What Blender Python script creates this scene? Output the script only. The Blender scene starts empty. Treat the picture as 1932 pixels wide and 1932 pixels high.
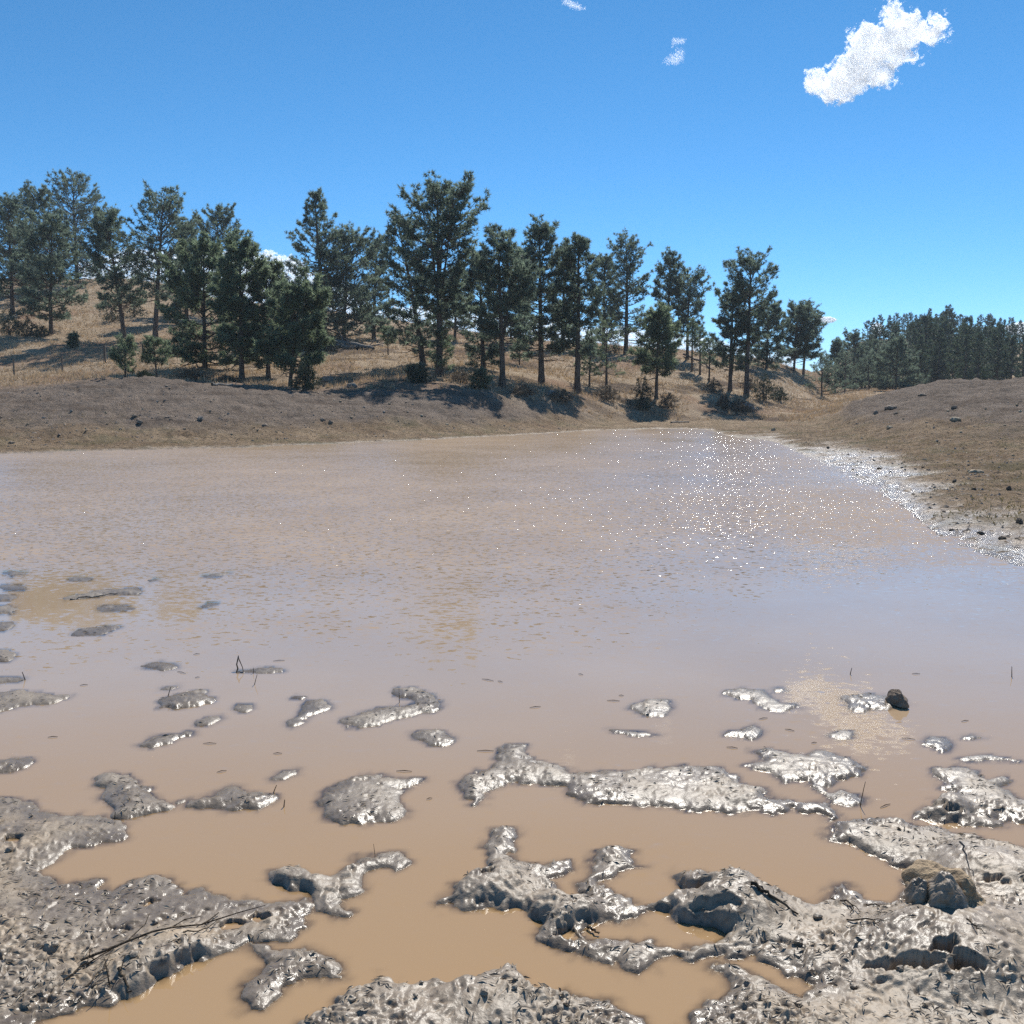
import bpy, math, random
import numpy as np
from mathutils import Vector

# ------------------------------------------------------------------ camera, sky, sun, exposure
scene = bpy.context.scene
COL = scene.collection
CAM_H, PITCH, FOC, CEN = 1.6, math.radians(6.4), 1855.0, 966.0      # eye height; photo measured on a 1932 px grid
cam_data = bpy.data.cameras.new('camera')
cam = bpy.data.objects.new('camera', cam_data)
COL.objects.link(cam)
cam.location = (0, 0, CAM_H)
cam.rotation_euler = (math.radians(90) - PITCH, 0, 0)
cam_data.sensor_width = cam_data.sensor_height = 36
cam_data.angle = 2 * math.atan(CEN / FOC)
cam_data.clip_start, cam_data.clip_end = 0.05, 20000
scene.camera = cam

SUN_EL, SUN_AZ = math.radians(47), math.radians(18)                 # azimuth clockwise from +Y
world = bpy.data.worlds.new('World')
scene.world = world
world.use_nodes = True
wn, wl = world.node_tree.nodes, world.node_tree.links
wn.clear()
sky = wn.new('ShaderNodeTexSky')
sky.sky_type = 'NISHITA'
sky.sun_disc = False
sky.sun_elevation = SUN_EL
sky.sun_rotation = SUN_AZ
sky.altitude = 2500
sky.air_density, sky.dust_density, sky.ozone_density = 0.75, 0.0, 5.0
bg = wn.new('ShaderNodeBackground')
bg.inputs['Strength'].default_value = 0.14
wout = wn.new('ShaderNodeOutputWorld')
hsv = wn.new('ShaderNodeHueSaturation')
hsv.inputs['Hue'].default_value = 0.489
hsv.inputs['Saturation'].default_value = 1.17
wl.new(sky.outputs[0], hsv.inputs['Color'])
wl.new(hsv.outputs[0], bg.inputs[0])
wl.new(bg.outputs[0], wout.inputs[0])

sun_data = bpy.data.lights.new('sun', 'SUN')
sun_data.energy = 5.0
sun_data.angle = math.radians(0.53)
sun_data.color = (1.0, 0.955, 0.88)
sun = bpy.data.objects.new('sun', sun_data)
COL.objects.link(sun)
SUN_DIR = Vector((math.sin(SUN_AZ) * math.cos(SUN_EL), math.cos(SUN_AZ) * math.cos(SUN_EL), math.sin(SUN_EL)))
sun.rotation_euler = SUN_DIR.to_track_quat('Z', 'Y').to_euler()
sun.location = SUN_DIR * 50

vs = scene.view_settings
vs.view_transform, vs.look, vs.exposure, vs.gamma = 'Standard', 'None', 0.18, 1.0
vs.use_curve_mapping = False
cy = scene.cycles
cy.max_bounces, cy.diffuse_bounces, cy.glossy_bounces = 14, 14, 4
cy.transmission_bounces, cy.transparent_max_bounces = 8, 64
cy.sample_clamp_indirect = 6.0
cy.caustics_reflective = False
cy.use_denoising = False

rng = np.random.default_rng(7)
cp, sp = math.cos(PITCH), math.sin(PITCH)


def at(px, py, Y):
    """World point at depth Y seen at (px, py) of the 1932 px grid."""
    a, b = (px - CEN) / FOC, (CEN - py) / FOC
    t = Y / (cp + b * sp)
    return np.array([a * t, Y, CAM_H + t * (b * cp - sp)])


def on_water(px, py):
    """World (x, y) of a pixel on the water level z = 0."""
    a, b = (px - CEN) / FOC, (CEN - py) / FOC
    t = -CAM_H / (b * cp - sp)
    return a * t, t * (cp + b * sp)


# zoomed views in which outlines were measured: (x, y, scale) on the 2304 px photograph
ZA, ZB, ZC, ZD = (0, 1240, 2.415), (760, 1500, 2.415), (1504, 1500, 2.4025), (0, 1700, 2.415)
Z1, Z2, Z3, Z4, ZE = (0, 380, 2.927), (560, 380, 2.927), (1100, 460, 3.116), (1680, 640, 2.928), (1780, 0, 4.83)
K = 1932 / 2304


def zp(z, x, y):
    return (z[0] + x / z[2]) * K, (z[1] + y / z[2]) * K


# ------------------------------------------------------------------ numeric helpers
def _hash(ix, iy, seed):
    h = (ix.astype(np.int64) * 374761393 + iy.astype(np.int64) * 668265263 + seed * 974634757) & 0xFFFFFFFF
    h = ((h ^ (h >> 13)) * 1274126177) & 0xFFFFFFFF
    return (h ^ (h >> 16)) & 0xFFFFFFFF


def perlin(x, y, seed=0):
    x0, y0 = np.floor(x), np.floor(y)
    fx, fy = x - x0, y - y0
    u, v = fx * fx * fx * (fx * (fx * 6 - 15) + 10), fy * fy * fy * (fy * (fy * 6 - 15) + 10)

    def g(dx, dy):
        a = _hash(x0 + dx, y0 + dy, seed) * (2 * math.pi / 4294967296.0)
        return np.cos(a) * (fx - dx) + np.sin(a) * (fy - dy)
    a = g(0, 0) * (1 - u) + g(1, 0) * u
    b = g(0, 1) * (1 - u) + g(1, 1) * u
    return (a * (1 - v) + b * v) * 1.4


def fbm(x, y, seed=0, octv=4, gain=0.5):
    s, a = 0, 1.0
    for o in range(octv):
        s = s + a * perlin(x * 2 ** o, y * 2 ** o, seed + o * 17)
        a *= gain
    return s


def worley(x, y, seed=0):
    """distance to the nearest and second nearest feature point"""
    x0, y0 = np.floor(x), np.floor(y)
    f1 = np.full(x.shape, 9.0)
    f2 = np.full(x.shape, 9.0)
    for dx in (-1, 0, 1):
        for dy in (-1, 0, 1):
            h = _hash(x0 + dx, y0 + dy, seed)
            px = x0 + dx + (h & 0xFFFF) / 65536.0
            py = y0 + dy + (h >> 16) / 65536.0
            d = np.hypot(px - x, py - y)
            f2 = np.minimum(np.maximum(d, f1), f2)
            f1 = np.minimum(f1, d)
    return f1, f2


def sstep(a, b, x):
    t = np.clip((x - a) / (b - a), 0, 1)
    return t * t * (3 - 2 * t)


def pchip(xk, yk, x):
    """monotone cubic through (xk, yk); yk may have trailing axes"""
    xk, yk = np.asarray(xk, float), np.asarray(yk, float)
    h = np.diff(xk)
    hh = h.reshape((-1,) + (1,) * (yk.ndim - 1))
    d = np.diff(yk, axis=0) / hh
    m = np.zeros_like(yk)
    m[0], m[-1] = d[0], d[-1]
    if len(xk) > 2:
        w1, w2 = 2 * hh[1:] + hh[:-1], hh[1:] + 2 * hh[:-1]
        ok = d[1:] * d[:-1] > 0
        with np.errstate(divide='ignore', invalid='ignore'):
            hm = (w1 + w2) / (w1 / d[:-1] + w2 / d[1:])
        m[1:-1] = np.where(ok, hm, 0)
    x = np.clip(x, xk[0], xk[-1])
    i = np.clip(np.searchsorted(xk, x, side='right') - 1, 0, len(xk) - 2)
    s = ((x - xk[i]) / h[i]).reshape((-1,) + (1,) * (yk.ndim - 1))
    hi = h[i].reshape(s.shape)
    return (yk[i] * (2 * s ** 3 - 3 * s ** 2 + 1) + m[i] * hi * (s ** 3 - 2 * s ** 2 + s)
            + yk[i + 1] * (3 * s ** 2 - 2 * s ** 3) + m[i + 1] * hi * (s ** 3 - s ** 2))


def signed_distance(poly, X, Y):
    """metres inside (+) or outside (-) a closed outline"""
    n = len(poly)
    d2 = np.full(X.shape, 1e9)
    inside = np.zeros(X.shape, bool)
    for i in range(n):
        x0, y0 = poly[i]
        x1, y1 = poly[(i + 1) % n]
        ex, ey = x1 - x0, y1 - y0
        wx, wy = X - x0, Y - y0
        t = np.clip((wx * ex + wy * ey) / (ex * ex + ey * ey + 1e-12), 0, 1)
        d2 = np.minimum(d2, (wx - ex * t) ** 2 + (wy - ey * t) ** 2)
        c = ((y0 > Y) != (y1 > Y)) & (X < (x1 - x0) * (Y - y0) / (y1 - y0 + 1e-15) + x0)
        inside ^= c
    d = np.sqrt(d2)
    return np.where(inside, d, -d)


# ------------------------------------------------------------------ scene helpers
def mesh_data(name, V, F, mat=None, attrs=None, smooth=False):
    V, F = np.ascontiguousarray(V, np.float32), np.ascontiguousarray(F, np.int32)
    me = bpy.data.meshes.new(name)
    me.vertices.add(len(V))
    me.vertices.foreach_set('co', V.ravel())
    k = F.shape[1]
    me.loops.add(F.size)
    me.loops.foreach_set('vertex_index', F.ravel())
    me.polygons.add(len(F))
    me.polygons.foreach_set('loop_start', np.arange(0, F.size, k, dtype=np.int32))
    me.polygons.foreach_set('use_smooth', np.full(len(F), smooth, dtype=bool))
    for an, av in (attrs or {}).items():
        a = me.attributes.new(an, 'FLOAT', 'POINT')
        a.data.foreach_set('value', np.ascontiguousarray(av, np.float32))
    me.update(calc_edges=True)
    if mat:
        me.materials.append(mat)
    return me


def obj(name, data, parent=None, loc=None):
    o = bpy.data.objects.new(name, data)
    COL.objects.link(o)
    if parent:
        o.parent = parent
    if loc is not None:
        o.location = loc
    return o


def tag(o, label=None, cat=None, group=None, kind=None):
    for k, v in (('label', label), ('category', cat), ('group', group), ('kind', kind)):
        if v:
            o[k] = v
    return o


def grid_faces(nr, nc):
    i = np.arange(nr * nc).reshape(nr, nc)
    return np.stack([i[:-1, :-1], i[:-1, 1:], i[1:, 1:], i[1:, :-1]], -1).reshape(-1, 4)


def compact(V, F, attrs):
    used = np.unique(F)
    remap = np.zeros(len(V), np.int64)
    remap[used] = np.arange(len(used))
    return V[used], remap[F], {k: v[used] for k, v in attrs.items()}


def tubes(P, R, sides=5):
    """P (n,k,3) centre lines, R (n,k) radii -> one vertex and quad array"""
    P, R = np.asarray(P, float), np.asarray(R, float)
    n, k, _ = P.shape
    T = np.gradient(P, axis=1)
    T /= np.linalg.norm(T, axis=2, keepdims=True) + 1e-9
    ref = np.where(np.abs(T[..., 2:3]) > 0.9, np.array([1.0, 0, 0]), np.array([0, 0, 1.0]))
    A = np.cross(T, ref)
    A /= np.linalg.norm(A, axis=2, keepdims=True) + 1e-9
    B = np.cross(T, A)
    ang = np.arange(sides) * 2 * math.pi / sides
    V = P[:, :, None] + R[:, :, None, None] * (np.cos(ang)[:, None] * A[:, :, None] + np.sin(ang)[:, None] * B[:, :, None])
    idx = np.arange(n * k * sides).reshape(n, k, sides)
    nx = np.roll(idx, -1, axis=2)
    F = np.stack([idx[:, :-1], nx[:, :-1], nx[:, 1:], idx[:, 1:]], -1).reshape(-1, 4)
    return V.reshape(-1, 3), F


# ------------------------------------------------------------------ materials
class NT:
    def __init__(self, name):
        self.m = bpy.data.materials.new(name)
        self.m.use_nodes = True
        self.t = self.m.node_tree
        self.t.nodes.clear()
        self.out = self.t.nodes.new('ShaderNodeOutputMaterial')

    def n(self, kind, **kw):
        nd = self.t.nodes.new('ShaderNode' + kind)
        for k, v in kw.items():
            if k in nd.inputs.keys() if isinstance(k, str) else False:
                self.set(nd, k, v)
            elif hasattr(nd, k):
                setattr(nd, k, v)
            else:
                self.set(nd, k.replace('_', ' '), v)
        return nd

    def set(self, nd, k, v):
        s = nd.inputs[k]
        if isinstance(v, bpy.types.NodeSocket):
            self.t.links.new(v, s)
        else:
            if isinstance(v, tuple) and len(v) == 3 and s.type == 'RGBA':
                v = v + (1,)
            s.default_value = v

    def attr(self, name):
        return self.n('Attribute', attribute_name=name).outputs['Fac']

    def math(self, op, a, b=0.0, clamp=False):
        nd = self.n('Math', operation=op, use_clamp=clamp)
        self.set(nd, 0, a)
        self.set(nd, 1, b)
        return nd.outputs[0]

    def noise(self, scale, detail=4, rough=0.55, vec=None, out='Fac'):
        nd = self.n('TexNoise')
        nd.inputs['Scale'].default_value = scale
        nd.inputs['Detail'].default_value = detail
        nd.inputs['Roughness'].default_value = rough
        self.set(nd, 'Vector', vec if vec is not None else self.pos())
        return nd.outputs[out]

    def pos(self):
        if not hasattr(self, '_p'):
            self._p = self.n('NewGeometry').outputs['Position']
        return self._p

    def scaled(self, v, s, rot=0.0):
        nd = self.n('Mapping')
        self.set(nd, 'Vector', v)
        nd.inputs['Scale'].default_value = s
        nd.inputs['Rotation'].default_value = (0, 0, rot)
        return nd.outputs[0]

    def ramp(self, f, a, b):
        nd = self.n('MapRange', interpolation_type='SMOOTHSTEP')
        self.set(nd, 'Value', f)
        self.set(nd, 'From Min', a)
        self.set(nd, 'From Max', b)
        return nd.outputs[0]

    def mix(self, f, a, b):
        nd = self.n('Mix', data_type='RGBA')
        self.set(nd, 0, f)
        self.set(nd, 6, a)
        self.set(nd, 7, b)
        return nd.outputs[2]

    def bump(self, h, strength, dist):
        nd = self.n('Bump')
        nd.inputs['Strength'].default_value = strength
        nd.inputs['Distance'].default_value = dist
        self.set(nd, 'Height', h)
        return nd.outputs[0]

    def shader(self, s):
        self.t.links.new(s, self.out.inputs['Surface'])
        return self.m

    def principled(self, color, rough=0.8, normal=None, spec=0.5, **kw):
        nd = self.n('BsdfPrincipled')
        self.set(nd, 'Base Color', color)
        self.set(nd, 'Roughness', rough)
        self.set(nd, 'Specular IOR Level', spec)
        if normal is not None:
            self.set(nd, 'Normal', normal)
        for k, v in kw.items():
            self.set(nd, k, v)
        return nd.outputs[0]


def make_terrain_mat():
    t = NT('dry ground')
    big, mid, fine = t.noise(0.12, 4), t.noise(0.9, 5, 0.6), t.noise(7.0, 5, 0.65)
    grain = t.noise(28.0, 4, 0.7)
    dirt = t.mix(t.ramp(mid, 0.32, 0.68), (0.205, 0.156, 0.120), (0.320, 0.252, 0.200))
    dirt = t.mix(t.ramp(fine, 0.45, 0.72), dirt, (0.33, 0.262, 0.208))
    dirt = t.mix(t.ramp(grain, 0.54, 0.62), dirt, (0.065, 0.05, 0.04))
    bands = t.noise(1.0, 5, 0.6, t.scaled(t.pos(), (0.25, 0.25, 7.0)))                # old water lines and wash marks
    dirt = t.mix(t.math('MULTIPLY', t.ramp(bands, 0.50, 0.64), 0.55), dirt, (0.12, 0.085, 0.062))
    low = t.mix(t.ramp(mid, 0.35, 0.65), (0.25, 0.172, 0.104), (0.38, 0.275, 0.175))
    low = t.mix(t.ramp(fine, 0.50, 0.66), low, (0.11, 0.075, 0.048))
    low = t.mix(t.math('MULTIPLY', t.ramp(t.noise(0.6, 4), 0.5, 0.66), 0.55), low, (0.12, 0.112, 0.050))
    grass = t.mix(t.ramp(mid, 0.3, 0.7), (0.42, 0.305, 0.20), (0.57, 0.435, 0.295))
    grass = t.mix(t.ramp(big, 0.48, 0.66), grass, (0.36, 0.225, 0.145))
    grass = t.mix(t.ramp(fine, 0.55, 0.7), grass, (0.19, 0.12, 0.065))
    c = t.mix(t.attr('low'), dirt, low)
    c = t.mix(t.attr('grass'), c, grass)
    c = t.mix(t.attr('litter'), c, t.mix(t.ramp(fine, 0.4, 0.6), (0.085, 0.058, 0.042), (0.19, 0.13, 0.09)))  # needle litter, with the shade under the pines painted in
    wet = t.math('MULTIPLY', t.attr('wet'), t.ramp(t.noise(9.0, 4, 0.65), 0.32, 0.46))
    c = t.mix(t.math('MULTIPLY', t.attr('wet'), 0.5), c, (0.15, 0.115, 0.086))
    rough = t.math('SUBTRACT', 0.95, t.math('MULTIPLY', wet, 0.74))
    h = t.math('ADD', t.math('MULTIPLY', fine, 0.7), t.math('MULTIPLY', grain, 0.35))
    spec = t.math('ADD', 0.12, t.math('MULTIPLY', wet, 0.75))
    b = t.bump(h, 1.0, 0.22)
    t.set(b.node, 'Strength', t.math('SUBTRACT', 1.0, t.math('MULTIPLY', wet, 0.6)))
    return t.shader(t.principled(c, rough, b, spec))


def make_mud_mat():
    t = NT('wet clay mud')
    mid, fine, grain = t.noise(3.2, 4), t.noise(22, 5, 0.6), t.noise(95, 4, 0.65)
    c = t.mix(t.ramp(mid, 0.35, 0.65), (0.225, 0.175, 0.125), (0.335, 0.27, 0.198))
    c = t.mix(t.math('MULTIPLY', t.ramp(t.noise(4.5, 4), 0.36, 0.6), t.attr('dry')), c, (0.40, 0.305, 0.205))
    c = t.mix(t.ramp(fine, 0.52, 0.68), c, (0.15, 0.112, 0.078))
    c = t.mix(t.ramp(grain, 0.60, 0.68), c, (0.08, 0.066, 0.052))
    wet = t.attr('wet')
    c = t.mix(t.math('MULTIPLY', wet, 0.5), c, (0.12, 0.092, 0.066))
    r = t.math('ADD', 0.38, t.math('MULTIPLY', t.ramp(mid, 0.4, 0.62), 0.16))
    r = t.math('ADD', r, t.math('MULTIPLY', t.attr('dry'), 0.16))
    r = t.math('SUBTRACT', r, t.math('MULTIPLY', wet, 0.15))
    h = t.math('ADD', t.math('MULTIPLY', fine, 1.0), t.math('MULTIPLY', grain, 0.3))
    return t.shader(t.principled(c, r, t.bump(h, 0.3, 0.02), 0.48))


def make_water_mat():
    t = NT('turbid pond water')
    p = t.pos()
    amp = t.attr('ripple')
    n1 = t.noise(19.0, 2, 0.55, t.scaled(p, (0.42, 1.0, 1), 0.18), 'Color')
    n2 = t.noise(38.0, 2, 0.5, t.scaled(p, (0.5, 1.0, 1), -0.1), 'Color')
    n3 = t.noise(1.3, 2, 0.5, t.scaled(p, (0.5, 1.0, 1), 0.15), 'Color')

    def centred(c, k):
        a = t.n('VectorMath', operation='SUBTRACT')
        t.set(a, 0, c)
        a.inputs[1].default_value = (0.5, 0.5, 0.5)
        b = t.n('VectorMath', operation='MULTIPLY')
        t.set(b, 0, a.outputs[0])
        b.inputs[1].default_value = (k * 0.9, k, 0)
        return b.outputs[0]
    def add(a, b):
        nd = t.n('VectorMath', operation='ADD')
        t.set(nd, 0, a)
        t.set(nd, 1, b)
        return nd.outputs[0]

    def cubed(v, k):                                                # rare steep capillary facets
        nd = v
        for _ in range(2):
            m = t.n('VectorMath', operation='MULTIPLY')
            t.set(m, 0, nd)
            t.set(m, 1, v)
            nd = m.outputs[0]
        m = t.n('VectorMath', operation='SCALE')
        t.set(m, 0, nd)
        t.set(m, 'Scale', k)
        return m.outputs[0]
    n4 = t.noise(21.0, 1, 0.5, t.scaled(p, (0.7, 1.0, 1), 0.5), 'Color')
    slope = add(add(centred(n1, 0.38), centred(n2, 0.52)), add(centred(n3, 0.12), cubed(centred(n4, 1.0), 64.0)))
    lean = t.n('VectorMath', operation='ADD')                       # all ripple normals tilted to the viewer, to mirror brighter sky
    t.set(lean, 0, slope)
    lean.inputs[1].default_value = (0, -0.17, 0)
    s3 = t.n('VectorMath', operation='SCALE')
    t.set(s3, 0, lean.outputs[0])
    t.set(s3, 'Scale', amp)
    s4 = t.n('VectorMath', operation='ADD')
    t.set(s4, 0, s3.outputs[0])
    s4.inputs[1].default_value = (0, 0, 1)
    s5 = t.n('VectorMath', operation='NORMALIZE')
    t.set(s5, 0, s4.outputs[0])
    N = s5.outputs[0]
    tone = t.mix(t.ramp(t.noise(0.5, 3), 0.35, 0.65), (0.395, 0.285, 0.185), (0.43, 0.315, 0.21))
    tone = t.mix(t.attr('silt'), tone, (0.385, 0.248, 0.125))                          # stirred-up silt in the trodden shallows
    dif = t.n('BsdfDiffuse')
    t.set(dif, 'Color', tone)
    tr = t.n('BsdfTransparent')
    tr.inputs[0].default_value = (0.95, 0.86, 0.72, 1)
    body = t.n('MixShader')
    t.set(body, 0, t.attr('murk'))
    t.set(body, 1, tr.outputs[0])
    t.set(body, 2, dif.outputs[0])
    gl = t.n('BsdfGlossy')
    gl.inputs['Roughness'].default_value = 0.04
    gl.inputs['Color'].default_value = (1, 1, 1, 1)
    t.set(gl, 'Normal', N)
    fr = t.n('Fresnel')
    fr.inputs['IOR'].default_value = 1.45
    t.set(fr, 'Normal', N)
    ms = t.n('MixShader')
    t.set(ms, 0, fr.outputs[0])
    t.set(ms, 1, body.outputs[0])
    t.set(ms, 2, gl.outputs[0])
    return t.shader(ms.outputs[0])


def make_leafy(name, dark, light, trans=0.3, tr_col=(0.10, 0.14, 0.05)):
    t = NT(name)
    c = t.mix(t.attr('tint'), dark, light)
    p = t.principled(c, 0.55, None, 0.35)
    tl = t.n('BsdfTranslucent')
    t.set(tl, 'Color', t.mix(t.attr('tint'), dark, tr_col))
    ms = t.n('MixShader')
    t.set(ms, 0, trans)
    t.set(ms, 1, p)
    t.set(ms, 2, tl.outputs[0])
    return t.shader(ms.outputs[0])


def make_bark(name, a, b, scale=9.0):
    t = NT(name)
    n = t.noise(scale, 5, 0.65, t.scaled(t.pos(), (1, 1, 0.25)))
    c = t.mix(t.ramp(n, 0.38, 0.62), a, b)
    return t.shader(t.principled(c, 0.9, t.bump(n, 0.8, 0.05), 0.2))


def make_stone(name, a, b, scale=9.0, rough=0.85):
    t = NT(name)
    n = t.noise(scale, 6, 0.65)
    c = t.mix(t.ramp(n, 0.36, 0.64), a, b)
    return t.shader(t.principled(c, rough, t.bump(n, 0.7, 0.05), 0.3))


def make_cloud_mat():
    t = NT('cloud')
    d = t.n('BsdfDiffuse')
    d.inputs[0].default_value = (0.98, 0.98, 0.98, 1)
    l = t.n('BsdfTranslucent')
    l.inputs[0].default_value = (0.98, 0.98, 0.98, 1)
    f = t.n('BsdfRefraction')                                       # droplets throw most of the light forward
    f.inputs['IOR'].default_value = 1.33
    f.inputs['Roughness'].default_value = 0.85
    ms = t.n('MixShader')
    ms.inputs[0].default_value = 0.7
    t.set(ms, 1, d.outputs[0])
    t.set(ms, 2, l.outputs[0])
    m2 = t.n('MixShader')
    m2.inputs[0].default_value = 0.2
    t.set(m2, 1, ms.outputs[0])
    t.set(m2, 2, f.outputs[0])
    tr = t.n('BsdfTransparent')                                     # thin flakes of mist
    m3 = t.n('MixShader')
    m3.inputs[0].default_value = 0.3
    t.set(m3, 1, tr.outputs[0])
    t.set(m3, 2, m2.outputs[0])
    return t.shader(m3.outputs[0])


M_TERRAIN, M_MUD, M_WATER, M_CLOUD = make_terrain_mat(), make_mud_mat(), make_water_mat(), make_cloud_mat()
M_PINE = make_leafy('pine needles', (0.070, 0.098, 0.078), (0.18, 0.22, 0.165), 0.6, (0.33, 0.42, 0.30))
M_PINE_FAR = make_leafy('far pine needles', (0.045, 0.065, 0.048), (0.125, 0.160, 0.105), 0.4, (0.14, 0.20, 0.11))
M_PINE_YOUNG = make_leafy('young pine needles', (0.080, 0.112, 0.072), (0.20, 0.245, 0.15), 0.6, (0.37, 0.46, 0.28))
M_JUNIPER = make_leafy('juniper', (0.028, 0.042, 0.026), (0.075, 0.095, 0.055), 0.15)
M_SCRUB = make_leafy('dry scrub', (0.125, 0.095, 0.068), (0.27, 0.205, 0.135), 0.2, (0.2, 0.15, 0.08))
M_GRASS = make_leafy('dry grass', (0.38, 0.28, 0.18), (0.62, 0.49, 0.34), 0.35, (0.5, 0.34, 0.17))
M_STUBBLE = make_leafy('stubble', (0.17, 0.14, 0.062), (0.36, 0.28, 0.14), 0.3, (0.33, 0.26, 0.11))
M_BARK = make_bark('pine bark', (0.060, 0.046, 0.038), (0.165, 0.118, 0.092))
M_DEAD = make_bark('grey dead wood', (0.13, 0.115, 0.10), (0.31, 0.28, 0.245), 14)
M_POST = make_bark('weathered post', (0.09, 0.075, 0.06), (0.19, 0.165, 0.14), 20)
M_STONE = make_stone('grey stone', (0.15, 0.13, 0.11), (0.33, 0.29, 0.25))
M_STONE_BROWN = make_stone('brown stone', (0.17, 0.125, 0.09), (0.31, 0.24, 0.18))
M_STONE_TAN = make_stone('tan stone', (0.30, 0.23, 0.15), (0.50, 0.40, 0.28))
M_CLOD = make_stone('dark earth clod', (0.085, 0.060, 0.043), (0.20, 0.145, 0.10), 14)
M_CLOD_TAN = make_stone('dried mud clod', (0.24, 0.175, 0.11), (0.46, 0.34, 0.21), 26, 0.8)
M_TWIG = make_bark('wet twig', (0.055, 0.042, 0.030), (0.15, 0.115, 0.08), 30)
M_STRAW = make_leafy('wet leaf litter', (0.11, 0.088, 0.066), (0.46, 0.38, 0.28), 0.1, (0.3, 0.24, 0.16))

# ------------------------------------------------------------------ terrain: profiles along lines of sight
# each column: photo x, shoreline y, then (distance, photo y, grass share) of ten ground points from the shore outwards
PROFILE = [
    (-900, 870, [(26, 850, .15), (30, 800, 0), (34, 755, 0), (38, 735, 0), (44, 735, .3), (52, 720, .8), (64, 690, 1), (78, 635, 1), (98, 578, 1), (130, 533, 1)]),
    (0, 855, [(33.5, 833, .15), (37, 795, 0), (41, 757, 0), (45, 738, 0), (50, 738, .3), (57, 722, .8), (66, 697, 1), (80, 640, 1), (100, 580, 1), (132, 535, 1)]),
    (200, 850, [(35, 830, .15), (38.5, 790, 0), (42, 750, 0), (46, 722, 0), (51, 722, .3), (58, 713, .8), (66, 690, 1), (80, 640, 1), (100, 580, 1), (130, 532, 1)]),
    (290, 848, [(36, 829, .15), (39, 790, 0), (42.5, 752, 0), (46, 718, 0), (51, 721, .4), (58, 712, .8), (66, 688, 1), (80, 640, 1), (100, 584, 1), (128, 536, 1)]),
    (420, 845, [(37, 828, .15), (40, 792, 0), (43.5, 757, 0), (46.5, 729, 0), (51.5, 729, .4), (58, 717, .8), (66, 692, 1), (80, 652, 1), (100, 607, 1), (125, 567, 1)]),
    (600, 838, [(40, 823, .2), (43, 792, 0), (46, 765, 0), (49.5, 745, 0), (53.5, 737, .5), (58.5, 722, .9), (66, 695, 1), (78, 662, 1), (95, 627, 1), (120, 587, 1)]),
    (850, 827, [(46, 813, .2), (48.5, 787, 0), (51, 762, 0), (53.5, 743, .1), (57, 730, .5), (61, 714, .9), (68, 694, 1), (80, 669, 1), (95, 646, 1), (112, 623, 1)]),
    (1000, 819, [(51.5, 808, .3), (54, 792, 0), (56, 774, .2), (58.5, 754, .5), (61.5, 739, .8), (66, 723, 1), (73, 703, 1), (82, 683, 1), (95, 661, 1), (110, 642, 1)]),
    (1150, 811, [(59.5, 803, .4), (62, 795, .3), (64, 781, .6), (66.5, 763, .8), (69, 749, .9), (73, 731, 1), (79, 709, 1), (87, 689, 1), (97, 670, 1), (110, 653, 1)]),
    (1300, 809, [(63, 801, .5), (67, 794, .5), (69.5, 781, .8), (72, 766, .9), (75, 751, 1), (79, 734, 1), (84, 715, 1), (90, 696, 1), (98, 678, 1), (108, 663, 1)]),
    (1338, 811, [(62, 803, .4), (66.5, 795, .5), (70, 782, .8), (73, 766, 1), (77, 749, 1), (82, 730, 1), (87, 711, 1), (93, 693, 1), (100, 677, 1), (109, 666, 1)]),
    (1375, 822, [(53, 812, .1), (60, 803, .3), (66, 796, .5), (71, 784, .8), (75, 766, 1), (80, 746, 1), (86, 723, 1), (92, 703, 1), (100, 686, 1), (110, 671, 1)]),
    (1450, 830, [(50, 816, .1), (58, 804, .2), (66, 796, .6), (72, 786, .9), (77, 766, 1), (82, 746, 1), (88, 723, 1), (95, 703, 1), (103, 689, 1), (112, 681, 1)]),
    (1520, 858, [(40, 828, 0), (52, 808, .1), (62, 796, .5), (72, 784, .9), (80, 769, 1), (88, 751, 1), (96, 731, 1), (104, 716, 1), (112, 705, 1), (125, 702, 1)]),
    (1570, 880, [(33, 846, 0), (45, 817, .05), (54, 801, .1), (62, 788, .4), (74, 776, .9), (88, 761, 1), (100, 751, 1), (120, 743, 1), (150, 735, 1), (230, 690, 1)]),
    (1620, 905, [(28, 864, 0), (38, 829, 0), (46, 803, .05), (52, 780, 0), (58, 757, 0), (66, 762, .5), (85, 756, 1), (110, 743, 1), (150, 733, 1), (250, 648, 1)]),
    (1700, 945, [(24, 877, 0), (34, 834, .1), (42, 802, .1), (48, 771, 0), (55, 737, 0), (64, 747, .5), (90, 746, 1), (115, 739, 1), (150, 729, 1), (250, 642, 1)]),
    (1800, 1015, [(19, 903, 0), (30, 843, .1), (39, 802, .1), (46, 762, 0), (54, 722, 0), (64, 732, .5), (90, 739, 1), (115, 736, 1), (150, 726, 1), (250, 642, 1)]),
    (1932, 1060, [(17, 917, 0), (28, 847, .1), (37, 801, .1), (44, 758, 0), (52, 715, 0), (64, 724, .5), (90, 736, 1), (115, 734, 1), (150, 723, 1), (250, 652, 1)]),
    (2350, 1180, [(14, 932, 0), (26, 852, .1), (36, 796, .1), (43, 750, 0), (52, 706, 0), (64, 716, .5), (90, 731, 1), (115, 731, 1), (150, 721, 1), (250, 652, 1)]),
]
pu, pY, pZ, pG = [], [], [], []
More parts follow.
